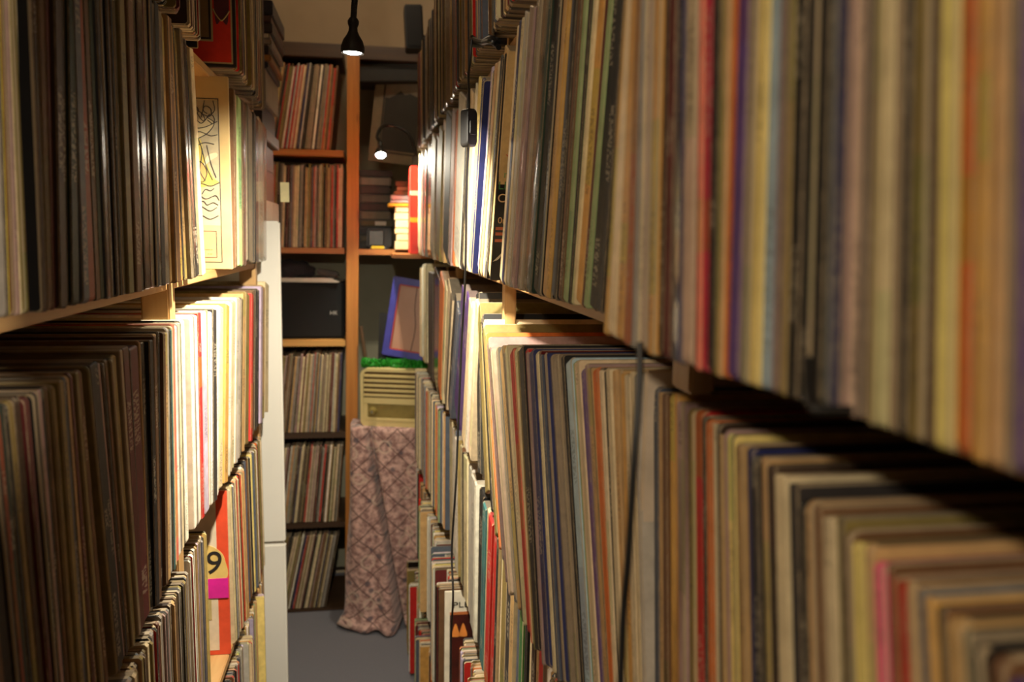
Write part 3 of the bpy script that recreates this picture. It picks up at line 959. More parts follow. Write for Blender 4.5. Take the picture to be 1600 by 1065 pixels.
# blank pale sleeve pulled forward on the right second shelf
pal_ = cover_record('blank_pale_record', 'plain pale beige sleeve with no print, standing proud behind the second hanging cord', 'record', None, 0.199, at_x(1001, 780, 0.199).y - 0.004, ROWZ[2], 0.006, (206, 186, 158), flat((210, 190, 166), 0.7), sgn=1, w=0.324)

# ------------------------------------------------------------------ the shelf across the end
YF = 3.27
bs = thing('end_shelf', 'amber pine shelf unit with one broad post, closing the far end', 'shelf', (-0.09, YF + 0.15, 0))
inv = Matrix.Translation(-bs.location)
post_lean = Matrix.Translation((-0.092, 0, 1.0)) @ rot_xz(0.7) @ Matrix.Translation((0.092, 0, -1.0))
box('post', (-0.115, YF, 0.0), (-0.069, YF + 0.045, 2.235), M['amber'], bs, 0.002, inv @ post_lean)
box('post', (-0.56, YF, 0.0), (-0.515, YF + 0.045, 2.235), M['amber'], bs, 0.002, inv)
box('post', (0.40, YF, 0.0), (0.445, YF + 0.045, 2.235), M['amber'], bs, 0.002, inv)
for z, mt, th in ((2.225, M['dark_x'], 0.05), (1.835, M['amber_x'], 0.024), (1.465, M['amber_x'], 0.022), (1.107, M['light_x'], 0.024), (0.739, M['dark_x'], 0.022), (0.372, M['dark_x'], 0.022), (0.012, M['dark_x'], 0.012)):  # board below the loudspeaker takes the dark wood for its shaded front edge
    box('shelf_board', (-0.514, YF + 0.004, z - th), (-0.117, YF + 0.33, z), mt, bs, 0.0015, inv)
for z, mt, th in ((2.225, M['dark_x'], 0.05), (1.462, M['amber_x'], 0.022)):
    box('shelf_board', (-0.067, YF + 0.004, z - th), (0.40, YF + 0.33, z), mt, bs, 0.0015, inv)
box('back_panel', (-0.56, YF + 0.335, 0.05), (0.445, YF + 0.345, 2.2), M['greenwall'], bs, 0, inv)

# speaker on the third board, with the things lying on it
sp = thing('loudspeaker', 'black box loudspeaker with small white letters, on the end shelf', 'speaker', (-0.31, YF + 0.05, 1.108))
box('cabinet', (-0.19, 0.0, 0.0), (0.188, 0.26, 0.222), M['blackmat'], sp, 0.004)
box('grille', (-0.18, -0.006, 0.008), (0.18, 0.002, 0.214), noisy('black_grille_cloth', (13, 14, 15), (19, 20, 22), 400, 0.9, bump=0.5), sp, 0.003)
text_obj('badge', 'HK', 0.022, flat((190, 186, 180)), sp, Matrix.Translation((0.148, -0.0068, 0.102)) @ FRONT)
pp = thing('paper_pile', 'loose white paper sheets lying on the black loudspeaker', 'paper', (-0.30, YF + 0.12, 1.331))
for i in range(4):
    a = rnd.uniform(-0.12, 0.12)
    box('sheet', (-0.17 + 0.01 * i, -0.08, 0.004 * i), (0.165 - 0.012 * i, 0.10, 0.004 * i + 0.0035), M['paper'], pp, 0.0005, Matrix.Rotation(a, 4, 'Z'))
bm = bmesh.new()
bmesh.ops.create_uvsphere(bm, u_segments=24, v_segments=14, radius=1.0)
for v in bm.verts:
    q = noise.noise(v.co * 2.3) * 0.22 + noise.noise(v.co * 6) * 0.08
    v.co = Vector((v.co.x * 0.085 * (1 + q), v.co.y * 0.07 * (1 + q), max(v.co.z, -0.5) * 0.044 * (1 + q)))
cap = bm_obj('knitted_cap', bm, noisy('dark_navy_knit', (20, 20, 26), (34, 33, 42), 120, 0.95, bump=0.6), smooth=True)
cap.location = (-0.322, YF + 0.10, 1.371)
tag(cap, 'dark crumpled cap lying on the papers over the loudspeaker', 'cap')
br = thing('brown_case', 'small flat brown leather case slanting on the papers by the post', 'case', (-0.185, YF + 0.12, 1.352))
box('body', (-0.045, -0.06, 0.0), (0.04, 0.05, 0.022), flat((70, 46, 30), 0.5), br, 0.008, rot_xz(10), 3)
box('flap', (-0.044, -0.063, 0.012), (0.039, -0.02, 0.0245), flat((56, 36, 24), 0.5), br, 0.004, rot_xz(10), 2)

# ------------------------------------------------------------------ upper right compartment of the end shelf
MAGC = [(62, 58, 52), (84, 74, 58), (48, 48, 50), (74, 66, 40), (96, 88, 74), (58, 44, 40), (88, 80, 72), (70, 56, 54), (110, 104, 96), (52, 50, 50)]
z = 1.463
prev = None
MAGL = ['bottom', 'second', 'third', 'fourth', 'fifth', 'sixth', 'seventh', 'eighth', 'ninth', 'topmost']
for i in range(10):
    h = rnd.uniform(0.026, 0.036)
    t = thing('binder', 'dim %s binder, %s in the flat stack beside the post' % (['charcoal', 'brown', 'dark grey', 'olive', 'taupe', 'brown red', 'grey', 'plum', 'light grey', 'black'][i], MAGL[i]), 'binder', (0.0, YF + 0.2, z), 0, 'binders lying flat in the end shelf')
    dx = rnd.uniform(-0.006, 0.008)
    box('cover', (-0.062, -0.06, 0.0), (0.065 + dx, 0.10, h - 0.001), flat(MAGC[i], 0.5), t, 0.003)
    box('pages', (-0.052, -0.062, 0.004), (0.058 + dx, 0.0, h - 0.005), flat(tuple(min(255, int(c * 1.35)) for c in MAGC[i])), t, 0.001)
    if i == 3:
        box('label_slip', (0.0, -0.0635, 0.006), (0.045, -0.0605, h - 0.006), M['paper'], t, 0.0005)
    z += h
tv = thing('small_monitor', 'little dark box monitor with grey screen on the end shelf', 'monitor', (0.012, YF + 0.05, 1.463))
box('housing', (-0.045, 0.0, 0.006), (0.052, 0.075, 0.08), M['black'], tv, 0.006)
box('screen', (-0.037, -0.003, 0.013), (0.022, 0.004, 0.073), flat((78, 78, 74), 0.25), tv, 0.003)
box('base', (-0.035, 0.0, 0.0), (0.042, 0.06, 0.007), M['black'], tv, 0.002)
tape = thing('yellow_tape_measure', 'short bright yellow strip lying before the little monitor', 'tape', (0.010, YF + 0.028, 1.463))
box('strip', (-0.026, -0.012, 0.0), (0.026, 0.01, 0.012), flat((236, 206, 30), 0.4), tape, 0.003)
box('tip', (0.026, -0.006, 0.002), (0.030, 0.004, 0.010), M['chrome'], tape, 0.001)

BK = [((236, 214, 166), 0.034), ((238, 218, 170), 0.026), ((226, 204, 150), 0.022), ((236, 218, 176), 0.030), ((230, 206, 156), 0.028), ((150, 110, 70), 0.022), ((220, 190, 40), 0.014), ((204, 200, 196), 0.012), ((216, 212, 208), 0.018), ((150, 120, 80), 0.016), ((176, 150, 110), 0.016), ((120, 88, 54), 0.02)]
BL = ['cream paperback at the bottom', 'cream paperback second from the bottom', 'cream paperback third from the bottom', 'cream paperback fourth from the bottom', 'cream paperback fifth from the bottom', 'brown book just below the yellow one', 'thin yellow book sticking out', 'thin white booklet just above the yellow book', 'white stack of leaflets', 'tan booklet above the white leaflets', 'pale tan book second from the top', 'brown book on top']
z = 1.463
for i, ((c, h), lb) in enumerate(zip(BK, BL)):
    t = thing('paperback', lb + ' of the book pile by the lamp', 'book', (0.128, YF - 0.02, z), 0, 'books piled flat on the end shelf')
    x0 = -0.052 + rnd.uniform(-0.005, 0.006) - (0.028 if i == 6 else 0.018 if i in (7, 8) else 0)
    box('cover', (x0, -0.05, 0.0), (0.060, 0.09, h - 0.0008), flat(c, 0.55), t, 0.002)
    box('pages', (x0 + 0.004, -0.052, 0.0025), (0.057, 0.0, h - 0.0035), M['page'] if i < 6 else flat(tuple(min(255, int(v * 1.05)) for v in c)), t, 0.0005)
    z += h

rb = thing('red_book', 'tall red book with yellow band standing by the piled paperbacks', 'book', (0.138, 2.985, 1.452))
box('cover', (-0.014, 0.0, 0.0), (0.014, 0.2, 0.31), flat((222, 44, 30), 0.45), rb, 0.003)
box('yellow_band', (-0.0145, -0.0012, 0.112), (0.0145, 0.01, 0.128), flat((240, 190, 50)), rb, 0.0004)
box('white_band', (-0.0145, -0.0012, 0.206), (0.0145, 0.01, 0.222), flat((240, 220, 210)), rb, 0.0004)
wb = thing('white_book', 'overlit white spined book standing against the red book', 'book', (0.166, 2.975, 1.452))
box('cover', (-0.012, 0.0, 0.0), (0.012, 0.2, 0.312), flat((244, 234, 210), 0.5), wb, 0.003)
box('pages', (-0.009, 0.004, 0.004), (0.009, 0.19, 0.3135), M['page'], wb, 0.0005)
struct_board = box('ledge_board', (0.06, 2.965, 1.436), (0.27, 3.262, 1.451), M['amber_x'], bevel=0.002)
tag(struct_board, 'short amber ledge board carrying the red and white books', 'board')

pr = thing('framed_print', 'grey matted print with a dark landscape leaning behind the far lamp', 'picture', (0.062, YF + 0.10, 1.80), math.radians(-6))
mw = rot_xz(6)
box('mount', (-0.09, 0.0, 0.0), (0.115, 0.008, 0.375), flat((128, 116, 92), 0.6), pr, 0.002, mw)
bm = bmesh.new()
bm_ring(bm, rrect(0.150, 0.30, 0.014), rrect(0.140, 0.29, 0.010), -0.002, 0.001)
bm_obj('black_line', bm, flat((30, 27, 24)), pr, mw @ Matrix.Translation((0.022, 0, 0.188)))
box('sky_area', (-0.046, -0.001, 0.235), (0.090, 0.001, 0.328), flat((122, 108, 92)), pr, 0, mw)
bm = bmesh.new()
bm_prism(bm, [(-0.046, 0.05), (0.09, 0.05), (0.09, 0.262), (0.05, 0.275), (0.03, 0.268), (0.012, 0.282), (-0.01, 0.262), (-0.03, 0.25), (-0.046, 0.25)][::-1], -0.0025, 0.0005)
bm_obj('dark_hills', bm, flat((44, 40, 34)), pr, mw)
dk = thing('dark_box', 'dark flat box lying on top of the framed print in the end shelf', 'box', (0.075, YF + 0.13, 2.105))
box('body', (-0.13, -0.09, 0.0), (0.12, 0.1, 0.055), flat((30, 28, 24)), dk, 0.003, rot_xz(-3))
box('lid', (-0.132, -0.092, 0.045), (0.122, 0.102, 0.066), flat((36, 33, 28)), dk, 0.003, rot_xz(-3))

# ------------------------------------------------------------------ niche: radio, blue picture, garland, cloth
TZ = 0.79
ra = thing('table_radio', 'old cream plastic table radio with slatted front and round knob', 'radio', (-0.058, 3.135, TZ + 0.004), math.radians(-16))
RW, RH, RD = 0.31, 0.222, 0.13
o_out = [(x + RW / 2, z + RH / 2) for x, z in rrect(RW, RH, 0.026, 6)]
bm = bmesh.new()
bm_prism(bm, o_out, 0.008, RD, 0.004)
bm_obj('case', bm, M['cream_pl'], ra, smooth=True)
o_in = [(x + RW / 2, z + RH / 2 + 0.006) for x, z in rrect(RW - 0.024, RH - 0.032, 0.016, 6)]
bm = bmesh.new()
bm_ring(bm, o_out, o_in, 0.0, 0.012)
bm_obj('front_frame', bm, M['cream_pl'], ra, smooth=True)
bm = bmesh.new()
bm_prism(bm, o_in, 0.0075, 0.0095)
bm_obj('grille_cloth', bm, M['radio_dark'], ra)
for k in range(5):
    zc = 0.196 - k * 0.0185
    box('slat', (0.011, -0.002, zc - 0.0052), (RW - 0.011, 0.010, zc + 0.0052), M['cream_pl'], ra, 0.003)
box('centre_bar', (0.011, -0.001, 0.088), (RW - 0.011, 0.010, 0.112), M['cream_pl'], ra, 0.003)
box('dial_glass', (0.028, 0.002, 0.036), (RW - 0.028, 0.0085, 0.086), M['radio_mid'], ra, 0.002)
box('lower_bar', (0.011, -0.001, 0.022), (RW - 0.011, 0.010, 0.036), M['cream_pl'], ra, 0.003)
box('side_bar', (0.011, -0.001, 0.03), (0.028, 0.010, 0.09), M['cream_pl'], ra, 0.003)
box('side_bar', (RW - 0.028, -0.001, 0.03), (RW - 0.011, 0.010, 0.09), M['cream_pl'], ra, 0.003)
for kx in (0.05, RW - 0.05):
    bm = bmesh.new()
    bm_lathe(bm, [(0.0, 0.022), (0.010, 0.022), (0.0125, 0.018), (0.0145, 0.004), (0.016, 0.0)], 24)
    kn = bm_obj('knob', bm, M['radio_mid'], ra, Matrix.Translation((kx, 0.002, 0.061)) @ FRONT, smooth=True)
    bm = bmesh.new()
    bm_lathe(bm, [(0.0, 0.0245), (0.0045, 0.0235), (0.0055, 0.0215)], 16)
    bm_obj('knob_cap', bm, M['chrome'], kn, smooth=True)
for kx in (0.03, RW - 0.03):
    for ky in (0.02, RD - 0.02):
        box('foot', (kx - 0.008, ky - 0.008, -0.004), (kx + 0.008, ky + 0.008, 0.002), M['black'], ra, 0.001)

# garland: one connected frizzy tube
bm = bmesh.new()
path = smooth_path([(-0.05, 0.075, 0.0), (0.0, 0.06, 0.004), (0.05, 0.075, 0.0), (0.10, 0.06, 0.004), (0.16, 0.07, 0.0), (0.22, 0.06, 0.003)], 18)
bm_tube(bm, path, 0.013, 14)
for v in bm.verts:
    k = noise.noise(v.co * 160) * 0.010 + rnd.uniform(-0.003, 0.008)
    c = min(path, key=lambda p: (p - v.co).length_squared)
    v.co += (v.co - c).normalized() * k
ga = bm_obj('tinsel_garland', bm, M['green'])
ga.matrix_world = Matrix.Translation((-0.02, 3.115, TZ + 0.004 + RH + 0.012)) @ Matrix.Rotation(math.radians(-16), 4, 'Z')
tag(ga, 'bright green tinsel garland lying along the top of the radio', 'garland')

bf = thing('blue_framed_picture', 'tilted picture in a bright blue frame leaning behind the radio', 'picture', (0.022, 3.185, TZ + RH + 0.05), math.radians(-12))
mw = rot_xz(8) @ Matrix.Rotation(math.radians(-6), 4, 'X')
FWD, FHT, FB = 0.25, 0.305, 0.026
bm = bmesh.new()
bm_ring(bm, [(FWD, FHT), (0, FHT), (0, 0), (FWD, 0)], [(FWD - FB, FHT - FB), (FB, FHT - FB), (FB, FB), (FWD - FB, FB)], 0.0, 0.018)
bmesh.ops.recalc_face_normals(bm, faces=bm.faces)
bmesh.ops.bevel(bm, geom=list(bm.edges), offset=0.003, segments=2, affect='EDGES')
bm_obj('frame', bm, M['blueframe'], bf, mw)
bm = bmesh.new()
bm_ring(bm, [(FWD - FB, FHT - FB), (FB, FHT - FB), (FB, FB), (FWD - FB, FB)], [(FWD - FB - 0.005, FHT - FB - 0.005), (FB + 0.005, FHT - FB - 0.005), (FB + 0.005, FB + 0.005), (FWD - FB - 0.005, FB + 0.005)], 0.004, 0.012)
bm_obj('red_slip', bm, M['redline'], bf, mw)
box('picture_sheet', (FB, 0.010, FB), (FWD - FB, 0.013, FHT - FB), noisy('pink_brown_print', (186, 142, 118), (172, 128, 104), 6, 0.3), bf, 0, mw)
bm = bmesh.new()
bm_tube(bm, smooth_path([(0.095, 0.009, FHT - FB), (0.098, 0.009, 0.2), (0.112, 0.009, 0.12), (0.108, 0.009, FB)], 6), 0.0013, 6)
bm_obj('thread', bm, M['black'], bf, mw)
st = thing('black_stand', 'narrow black stand half hidden behind the blue frame', 'stand', (0.02, 3.225, TZ + RH + 0.006))
box('panel', (-0.012, 0.0, 0.0), (0.10, 0.02, 0.20), M['black'], st, 0.004, rot_xz(2))
box('foot', (-0.01, -0.03, 0.0), (0.09, 0.04, 0.012), M['black'], st, 0.003)
bm = bmesh.new()
bm_tube(bm, [(-0.056, 3.235, 1.165), (-0.035, 3.20, TZ + RH + 0.01)], 0.007, 8)
stick = bm_obj('wooden_stick', bm, flat((86, 62, 38)), smooth=True)
tag(stick, 'thin brown stick slanting from the post to the radio top', 'stick')

# patterned cloth over the little table under the radio
def cloth_mat():
    m, nt, b = new_mat('pink_brown_damask')
    g = G(nt)
    uv = g.n('ShaderNodeUVMap', uv_map='UVMap')
    sp_ = g.n('ShaderNodeSeparateXYZ')
    nt.links.new(uv.outputs[0], sp_.inputs[0])
    u, v = sp_.outputs[0], sp_.outputs[1]
    a = g.math('ADD', u, v)
    d = g.math('SUBTRACT', u, v)
    la = g.math('ABSOLUTE', g.math('SUBTRACT', g.math('FRACT', g.math('MULTIPLY', a, 10.5)), 0.5))
    ld = g.math('ABSOLUTE', g.math('SUBTRACT', g.math('FRACT', g.math('MULTIPLY', d, 10.5)), 0.5))
    lines = g.math('LESS_THAN', g.math('MINIMUM', la, ld), 0.035)
    nz = g.noise(uv.outputs[0], 45, 5, 0.65)
    base = g.mix(g.rng(nz, 0.40, 0.60), lin((222, 182, 170)), lin((150, 112, 106)))
    vo = g.n('ShaderNodeTexVoronoi')
    vo.inputs['Scale'].default_value = 19.0
    nt.links.new(uv.outputs[0], vo.inputs['Vector'])
    vo2 = g.n('ShaderNodeTexVoronoi')
    vo2.inputs['Scale'].default_value = 12.0
    nt.links.new(uv.outputs[0], vo2.inputs['Vector'])
    base = g.mix(g.math('MULTIPLY', lines, 0.75), base, lin((84, 56, 54)))
    base = g.mix(g.rng(vo.outputs['Distance'], 0.16, 0.24, 0.8, 0.0), base, lin((92, 82, 92)))
    ring = g.math('LESS_THAN', g.math('ABSOLUTE', g.math('SUBTRACT', vo2.outputs['Distance'], 0.28)), 0.045)
    base = g.mix(g.math('MULTIPLY', ring, 0.55), base, lin((222, 196, 176)))
    nt.links.new(base, b.inputs['Base Color'])
    b.inputs['Roughness'].default_value = 0.9
    b.inputs['Sheen Weight'].default_value = 0.3
    g.bump(nz, 0.2, 0.001, b)
    return m


def make_cloth():
    # perimeter of the hanging part: left side (from back to front), then the front to the right
    per = [(-0.085, 3.255), (-0.092, 3.20), (-0.094, 3.14), (-0.086, 3.095), (-0.05, 3.078), (0.02, 3.070), (0.10, 3.060), (0.18, 3.050), (0.27, 3.045), (0.33, 3.05)]
    P = smooth_path([(x, y, 0) for x, y in per], 14)
    S = [0.0]
    for a, b in zip(P, P[1:]):
        S.append(S[-1] + (b - a).length)
    nz = 56
    V, UVv = [], []
    for j in range(nz + 1):
        f = j / nz
        for i, p in enumerate(P):
            a, b = P[max(i - 1, 0)], P[min(i + 1, len(P) - 1)]
            t = (b - a).normalized()
            nrm = Vector((t.y, -t.x, 0))
            s = S[i]
            amp = 0.004 + 0.034 * f ** 1.3
            w = math.sin(s * 38 + 2.2 * f + 0.8) * 0.35 + math.sin(s * 71 - 3.0 * f + 1.9) * 0.3 + 0.25 * noise.noise(Vector((s * 9, f * 4, 2)))
            groove = math.exp(-((s - 0.222 - 0.125 * f) / 0.011) ** 2) * 0.12 * min(1, 0.35 + 2 * f)
            groove += math.exp(-((s - 0.352 - 0.03 * f) / 0.02) ** 2) * 0.04 * min(1, 2 * f)
            off = amp * w - groove + 0.012 * f
            hem = 0.0
            if f > 0.93:
                hem = (f - 0.93) / 0.07
                off += 0.022 * hem
            z = TZ * (1 - f) + 0.006 + 0.018 * hem * (0.5 + 0.5 * math.sin(s * 55)) * 0.6
            V.append((p.x + nrm.x * off, p.y + nrm.y * off, max(z, 0.006)))
            UVv.append((s, f * TZ))
    n = len(P)
    F = [(j * n + i, j * n + i + 1, (j + 1) * n + i + 1, (j + 1) * n + i) for j in range(nz) for i in range(n - 1)]
    # top
    top0 = len(V)
    for i, p in enumerate(P):
        V.append((p.x * 0.2 + 0.8 * 0.12, 3.245, TZ + 0.001))
        UVv.append((S[i], -0.15))
    F += [(i + 1, i, top0 + i, top0 + i + 1) for i in range(n - 1)]
    me = bpy.data.meshes.new('table_cloth')
    me.from_pydata(V, [], F)
    ul = me.uv_layers.new(name='UVMap')
    for lp in me.loops:
        ul.data[lp.index].uv = UVv[lp.vertex_index]
    for p in me.polygons:
        p.use_smooth = True
    o = link_mesh('table_cloth', me, cloth_mat())
    sd = o.modifiers.new('thickness', 'SOLIDIFY')
    sd.thickness = 0.0025
    sd.offset = -1
    return o


tag(make_cloth(), 'pink and brown patterned cloth draped to the floor under the radio', 'cloth')

# ------------------------------------------------------------------ white cabinet and the boxes piled on it
wc = thing('white_cabinet', 'tall narrow white cabinet at the end of the left record shelves', 'cabinet', (-0.40, 2.34, 0))
box('body', (-0.19, -0.20, 0.0), (0.098, 0.24, 1.545), M['white_lam'], wc, 0.006)
box('door', (-0.125, -0.222, 0.06), (0.168, -0.198, 0.72), M['white_lam'], wc, 0.004)
box('door', (-0.125, -0.222, 0.725), (0.168, -0.198, 1.545), M['white_lam'], wc, 0.004)
box('plinth', (-0.18, -0.19, -0.001), (0.096, 0.2, 0.06), M['white_lam'], wc, 0.002)
z = 1.546
pile = [('carton', 'white carton with an orange mark at the foot of the pile', 'box', 0.052, 0.0, (206, 198, 184)),
        ('dark_box_set', 'dark red and black box in the pile over the white carton', 'box', 0.080, -0.012, (70, 16, 22)),
        ('black_box_set', 'black box with a pink emblem, above the dark red one', 'box', 0.065, -0.012, (20, 18, 20)),
        ('kraft_box', 'brown card box with a pale corner label in the pile', 'box', 0.030, 0.004, (92, 74, 52)),
        ('black_case', 'plain black case below the pale box with the square emblem', 'box', 0.062, -0.006, (22, 22, 24)),
        ('emblem_box', 'pale grey box with a small dark square emblem on the pile', 'box', 0.080, 0.004, (152, 142, 124)),
        ('navy_case', 'thin dark navy case lying on the pale grey box', 'case', 0.016, 0.01, (28, 32, 50)),
        ('orange_case', 'thin orange striped case in the upper pile', 'case', 0.016, 0.018, (150, 100, 44)),
        ('black_disc_case', 'black disc case under the white spined ones', 'case', 0.022, 0.012, (22, 22, 24)),
        ('grey_disc_case', 'grey spined disc case in the upper pile', 'case', 0.014, 0.02, (128, 122, 112)),
        ('pale_disc_case', 'pale spined disc case in the upper pile', 'case', 0.014, 0.016, (152, 144, 128)),
        ('charcoal_disc_case', 'charcoal disc case, third from the top of the pile', 'case', 0.024, 0.022, (40, 38, 38)),
        ('maroon_disc_case', 'brownish disc case just under the top case', 'case', 0.018, 0.02, (74, 52, 50)),
        ('top_case', 'dark blue black case topping the pile on the white cabinet', 'case', 0.036, 0.024, (26, 28, 44))]
for nm, lb, ct, h, dx, c in pile:
    t = thing(nm, lb, ct, (-0.36, 2.30, z))
    x1 = 0.094 + dx
    box('body', (-0.14, -0.15, 0.0), (x1, 0.12, h - 0.001), flat(c, 0.4), t, 0.002)
    box('side_print', (x1 - 0.03, -0.1512, 0.15 * h), (x1 - 0.004, -0.1495, 0.85 * h), flat(tuple(min(255, int(v * 1.15 + 6)) for v in c), 0.4), t, 0)
    if nm == 'carton':
        box('orange_mark', (x1 - 0.026, -0.1522, 0.018), (x1 - 0.012, -0.151, 0.036), flat((214, 110, 60)), t, 0)
    if nm == 'black_box_set':
        for q in (0.03, 0.062):
            box('pink_emblem', (x1 - q - 0.026, -0.1522, 0.024), (x1 - q - 0.014, -0.151, 0.044), flat((196, 110, 130)), t, 0)
    if nm == 'emblem_box':
        box('square_emblem', (x1 - 0.082, -0.1522, 0.022), (x1 - 0.052, -0.151, 0.050), flat((36, 34, 34)), t, 0)
        box('emblem_core', (x1 - 0.073, -0.1528, 0.030), (x1 - 0.061, -0.1521, 0.043), flat((150, 140, 122)), t, 0)
    z += h
note = box('paper_note', (-0.230, 2.132, 1.592), (-0.209, 2.138, 1.640), flat((236, 224, 170)), bevel=0.0003)
tag(note, 'small pale yellow note stuck at the cabinet pile edge', 'note')

# ------------------------------------------------------------------ lamps and cords
def gooseneck(name, label, mouth, aim, neck, head_scale=1.0, clamp=None):
    aim = Vector(aim).normalized()
    t = thing(name, label, 'lamp', mouth)
    rot = aim.to_track_quat('-Z', 'Y').to_matrix().to_4x4()
    s = head_scale
    bm = bmesh.new()
    bm_lathe(bm, [(0.0118 * s, 0.002 * s), (0.0150 * s, -0.0005 * s), (0.0158 * s, 0.002 * s), (0.0156 * s, 0.008 * s), (0.0130 * s, 0.016 * s), (0.0085 * s, 0.023 * s), (0.0062 * s, 0.028 * s), (0.0056 * s, 0.033 * s), (0.0072 * s, 0.037 * s), (0.0076 * s, 0.041 * s), (0.0052 * s, 0.045 * s), (0.0, 0.0455 * s)], 32)
    head = bm_obj('lamp_head', bm, M['black'], t, rot, smooth=True)
    bm = bmesh.new()
    bm_lathe(bm, [(0.0, -0.0016 * s), (0.007 * s, -0.0012 * s), (0.0118 * s, 0.0005 * s), (0.0120 * s, 0.003 * s), (0.0, 0.003 * s)], 24)
    bm_obj('lens', bm, M['bulb'], head, smooth=True)
    top = rot @ Vector((0, 0, 0.044 * s))
    pts = [top] + [Vector(p) - Vector(mouth) for p in neck]
    bm = bmesh.new()
    sm = smooth_path(pts, 24)
    bm_tube(bm, sm, [0.0040 * s + (0.0005 * s if i % 2 else 0) for i in range(len(sm))], 10)
    bm_obj('gooseneck', bm, M['black'], t, smooth=True)
    if clamp:
        c = Vector(clamp) - Vector(mouth)
        box('clamp', c + Vector((-0.016, -0.02, -0.018)), c + Vector((0.03, 0.02, 0.030)), M['black'], t, 0.004)
        bm = bmesh.new()
        bm_lathe(bm, [(0.0, 0.0), (0.008, 0.0), (0.008, 0.012), (0.004, 0.014), (0.004, 0.03)], 14)
        bm_obj('clamp_screw', bm, M['black'], t, Matrix.Translation(c + Vector((0.005, 0, -0.048))), smooth=True)
    return t


gooseneck('gooseneck_lamp', 'black gooseneck lamp with lit downward head hanging over the aisle', LAMP1, (-0.03, 0.0, -1.0),
          [LAMP1 + Vector((0.004, 0, 0.075)), LAMP1 + Vector((0.012, 0.0, 0.14)), LAMP1 + Vector((0.05, -0.01, 0.25)), (0.12, 1.12, 2.20), (0.185, 1.10, 2.22), (0.20, 1.10, 2.19)], 1.0, clamp=(0.195, 1.10, 2.172))
gooseneck('gooseneck_lamp', 'black gooseneck lamp with glaring lens bent towards us at the end shelf', LAMP2, (0.02, -0.55, -0.8),
          [LAMP2 + Vector((-0.012, 0.052, 0.072)), LAMP2 + Vector((0.006, 0.10, 0.112)), LAMP2 + Vector((0.05, 0.12, 0.118)), LAMP2 + Vector((0.10, 0.11, 0.092)), LAMP2 + Vector((0.125, 0.10, 0.03)), LAMP2 + Vector((0.13, 0.10, -0.02))], 1.35, clamp=(0.152, 3.10, 1.775))

# cord with in-line switch
def px_path(seq):
    return smooth_path([at_x(x, y, X) for x, y, X in seq], 8)


cord = thing('switch_cord', 'thin black lamp cord with an in-line rocker switch hanging by the records', 'cord', at_x(733, 200, 0.140))
base = cord.location.copy()
bm = bmesh.new()
bm_tube(bm, [p - base for p in px_path([(737, 62, 0.150), (735, 90, 0.148), (732, 118, 0.144), (733, 150, 0.141), (733, 172, 0.140)])], 0.0019, 8)
bm_obj('upper_cord', bm, M['black'], cord, smooth=True)
bm = bmesh.new()
bm_tube(bm, [p - base for p in px_path([(732, 226, 0.140), (729, 300, 0.142), (727, 430, 0.146), (721, 540, 0.146), (715, 690, 0.142), (712, 760, 0.138), (706, 860, 0.134), (708, 930, 0.134), (705, 990, 0.132), (704, 1080, 0.130)])], 0.0019, 8)
bm_obj('lower_cord', bm, M['black'], cord, smooth=True)
sw_rot = Matrix.Rotation(math.radians(28), 4, 'Z')
o_sw = rrect(0.019, 0.056, 0.006, 5)
bm = bmesh.new()
bm_prism(bm, o_sw, -0.009, 0.009, 0.003)
sw = bm_obj('switch_body', bm, M['black'], cord, sw_rot, smooth=True)
bm = bmesh.new()
bm_prism(bm, rrect(0.012, 0.022, 0.003, 4), -0.0115, -0.006, 0.001)
bm_obj('rocker', bm, M['black'], sw)

bun = thing('cable_bundle', 'tangled black cables stuffed in the gap above the in-line switch', 'cable', at_x(757, 66, 0.165))
bb = bun.location.copy()
for k in range(4):
    r2 = random.Random(k + 40)
    pts = [(737 + 14 * j + r2.uniform(-2, 2), 64 + r2.uniform(-6, 7) + (6 if j > 2 else 0), 0.156 + 0.007 * j + r2.uniform(-0.003, 0.004)) for j in range(4)]
    bm = bmesh.new()
    bm_tube(bm, [p - bb for p in px_path(pts)], 0.0042, 8)
    bm_obj('cable', bm, M['black'], bun, smooth=True)

bm = bmesh.new()
pts = px_path([(1000, 535, 0.138), (999, 600, 0.136), (992, 700, 0.132), (986, 800, 0.130), (981, 880, 0.129), (974, 960, 0.128), (969, 1090, 0.127)])
b0 = pts[0].copy()
bm_tube(bm, [p - b0 for p in pts], 0.0019, 10)
c2 = bm_obj('hanging_cord', bm, M['black'], smooth=True)
c2.location = b0
tag(c2, 'black cord hanging from the upper right shelf across the blank pale sleeve', 'cord')
bm = bmesh.new()
pts = px_path([(1262, 560, 0.157), (1262, 600, 0.153), (1266, 632, 0.150), (1280, 640, 0.152), (1330, 640, 0.163)])
b0 = pts[0].copy()
bm_tube(bm, [p - b0 for p in pts], 0.0017, 8)
c3 = bm_obj('cord_loop', bm, M['black'], smooth=True)
c3.location = b0
tag(c3, 'short loop of black cord below the black spines of the right upper shelf', 'cord')

# dark speaker and white beam at the top right of the far end
ts = thing('corner_speaker', 'small black speaker high in the far right corner', 'speaker', at_y(645, 75, 2.96))
box('cabinet', (-0.022, 0.0, 0.0), (0.04, 0.10, 0.145), M['black'], ts, 0.004, rot_xz(-3))
box('grille', (-0.018, -0.003, 0.006), (0.036, 0.002, 0.138), M['blackmat'], ts, 0.002, rot_xz(-3))

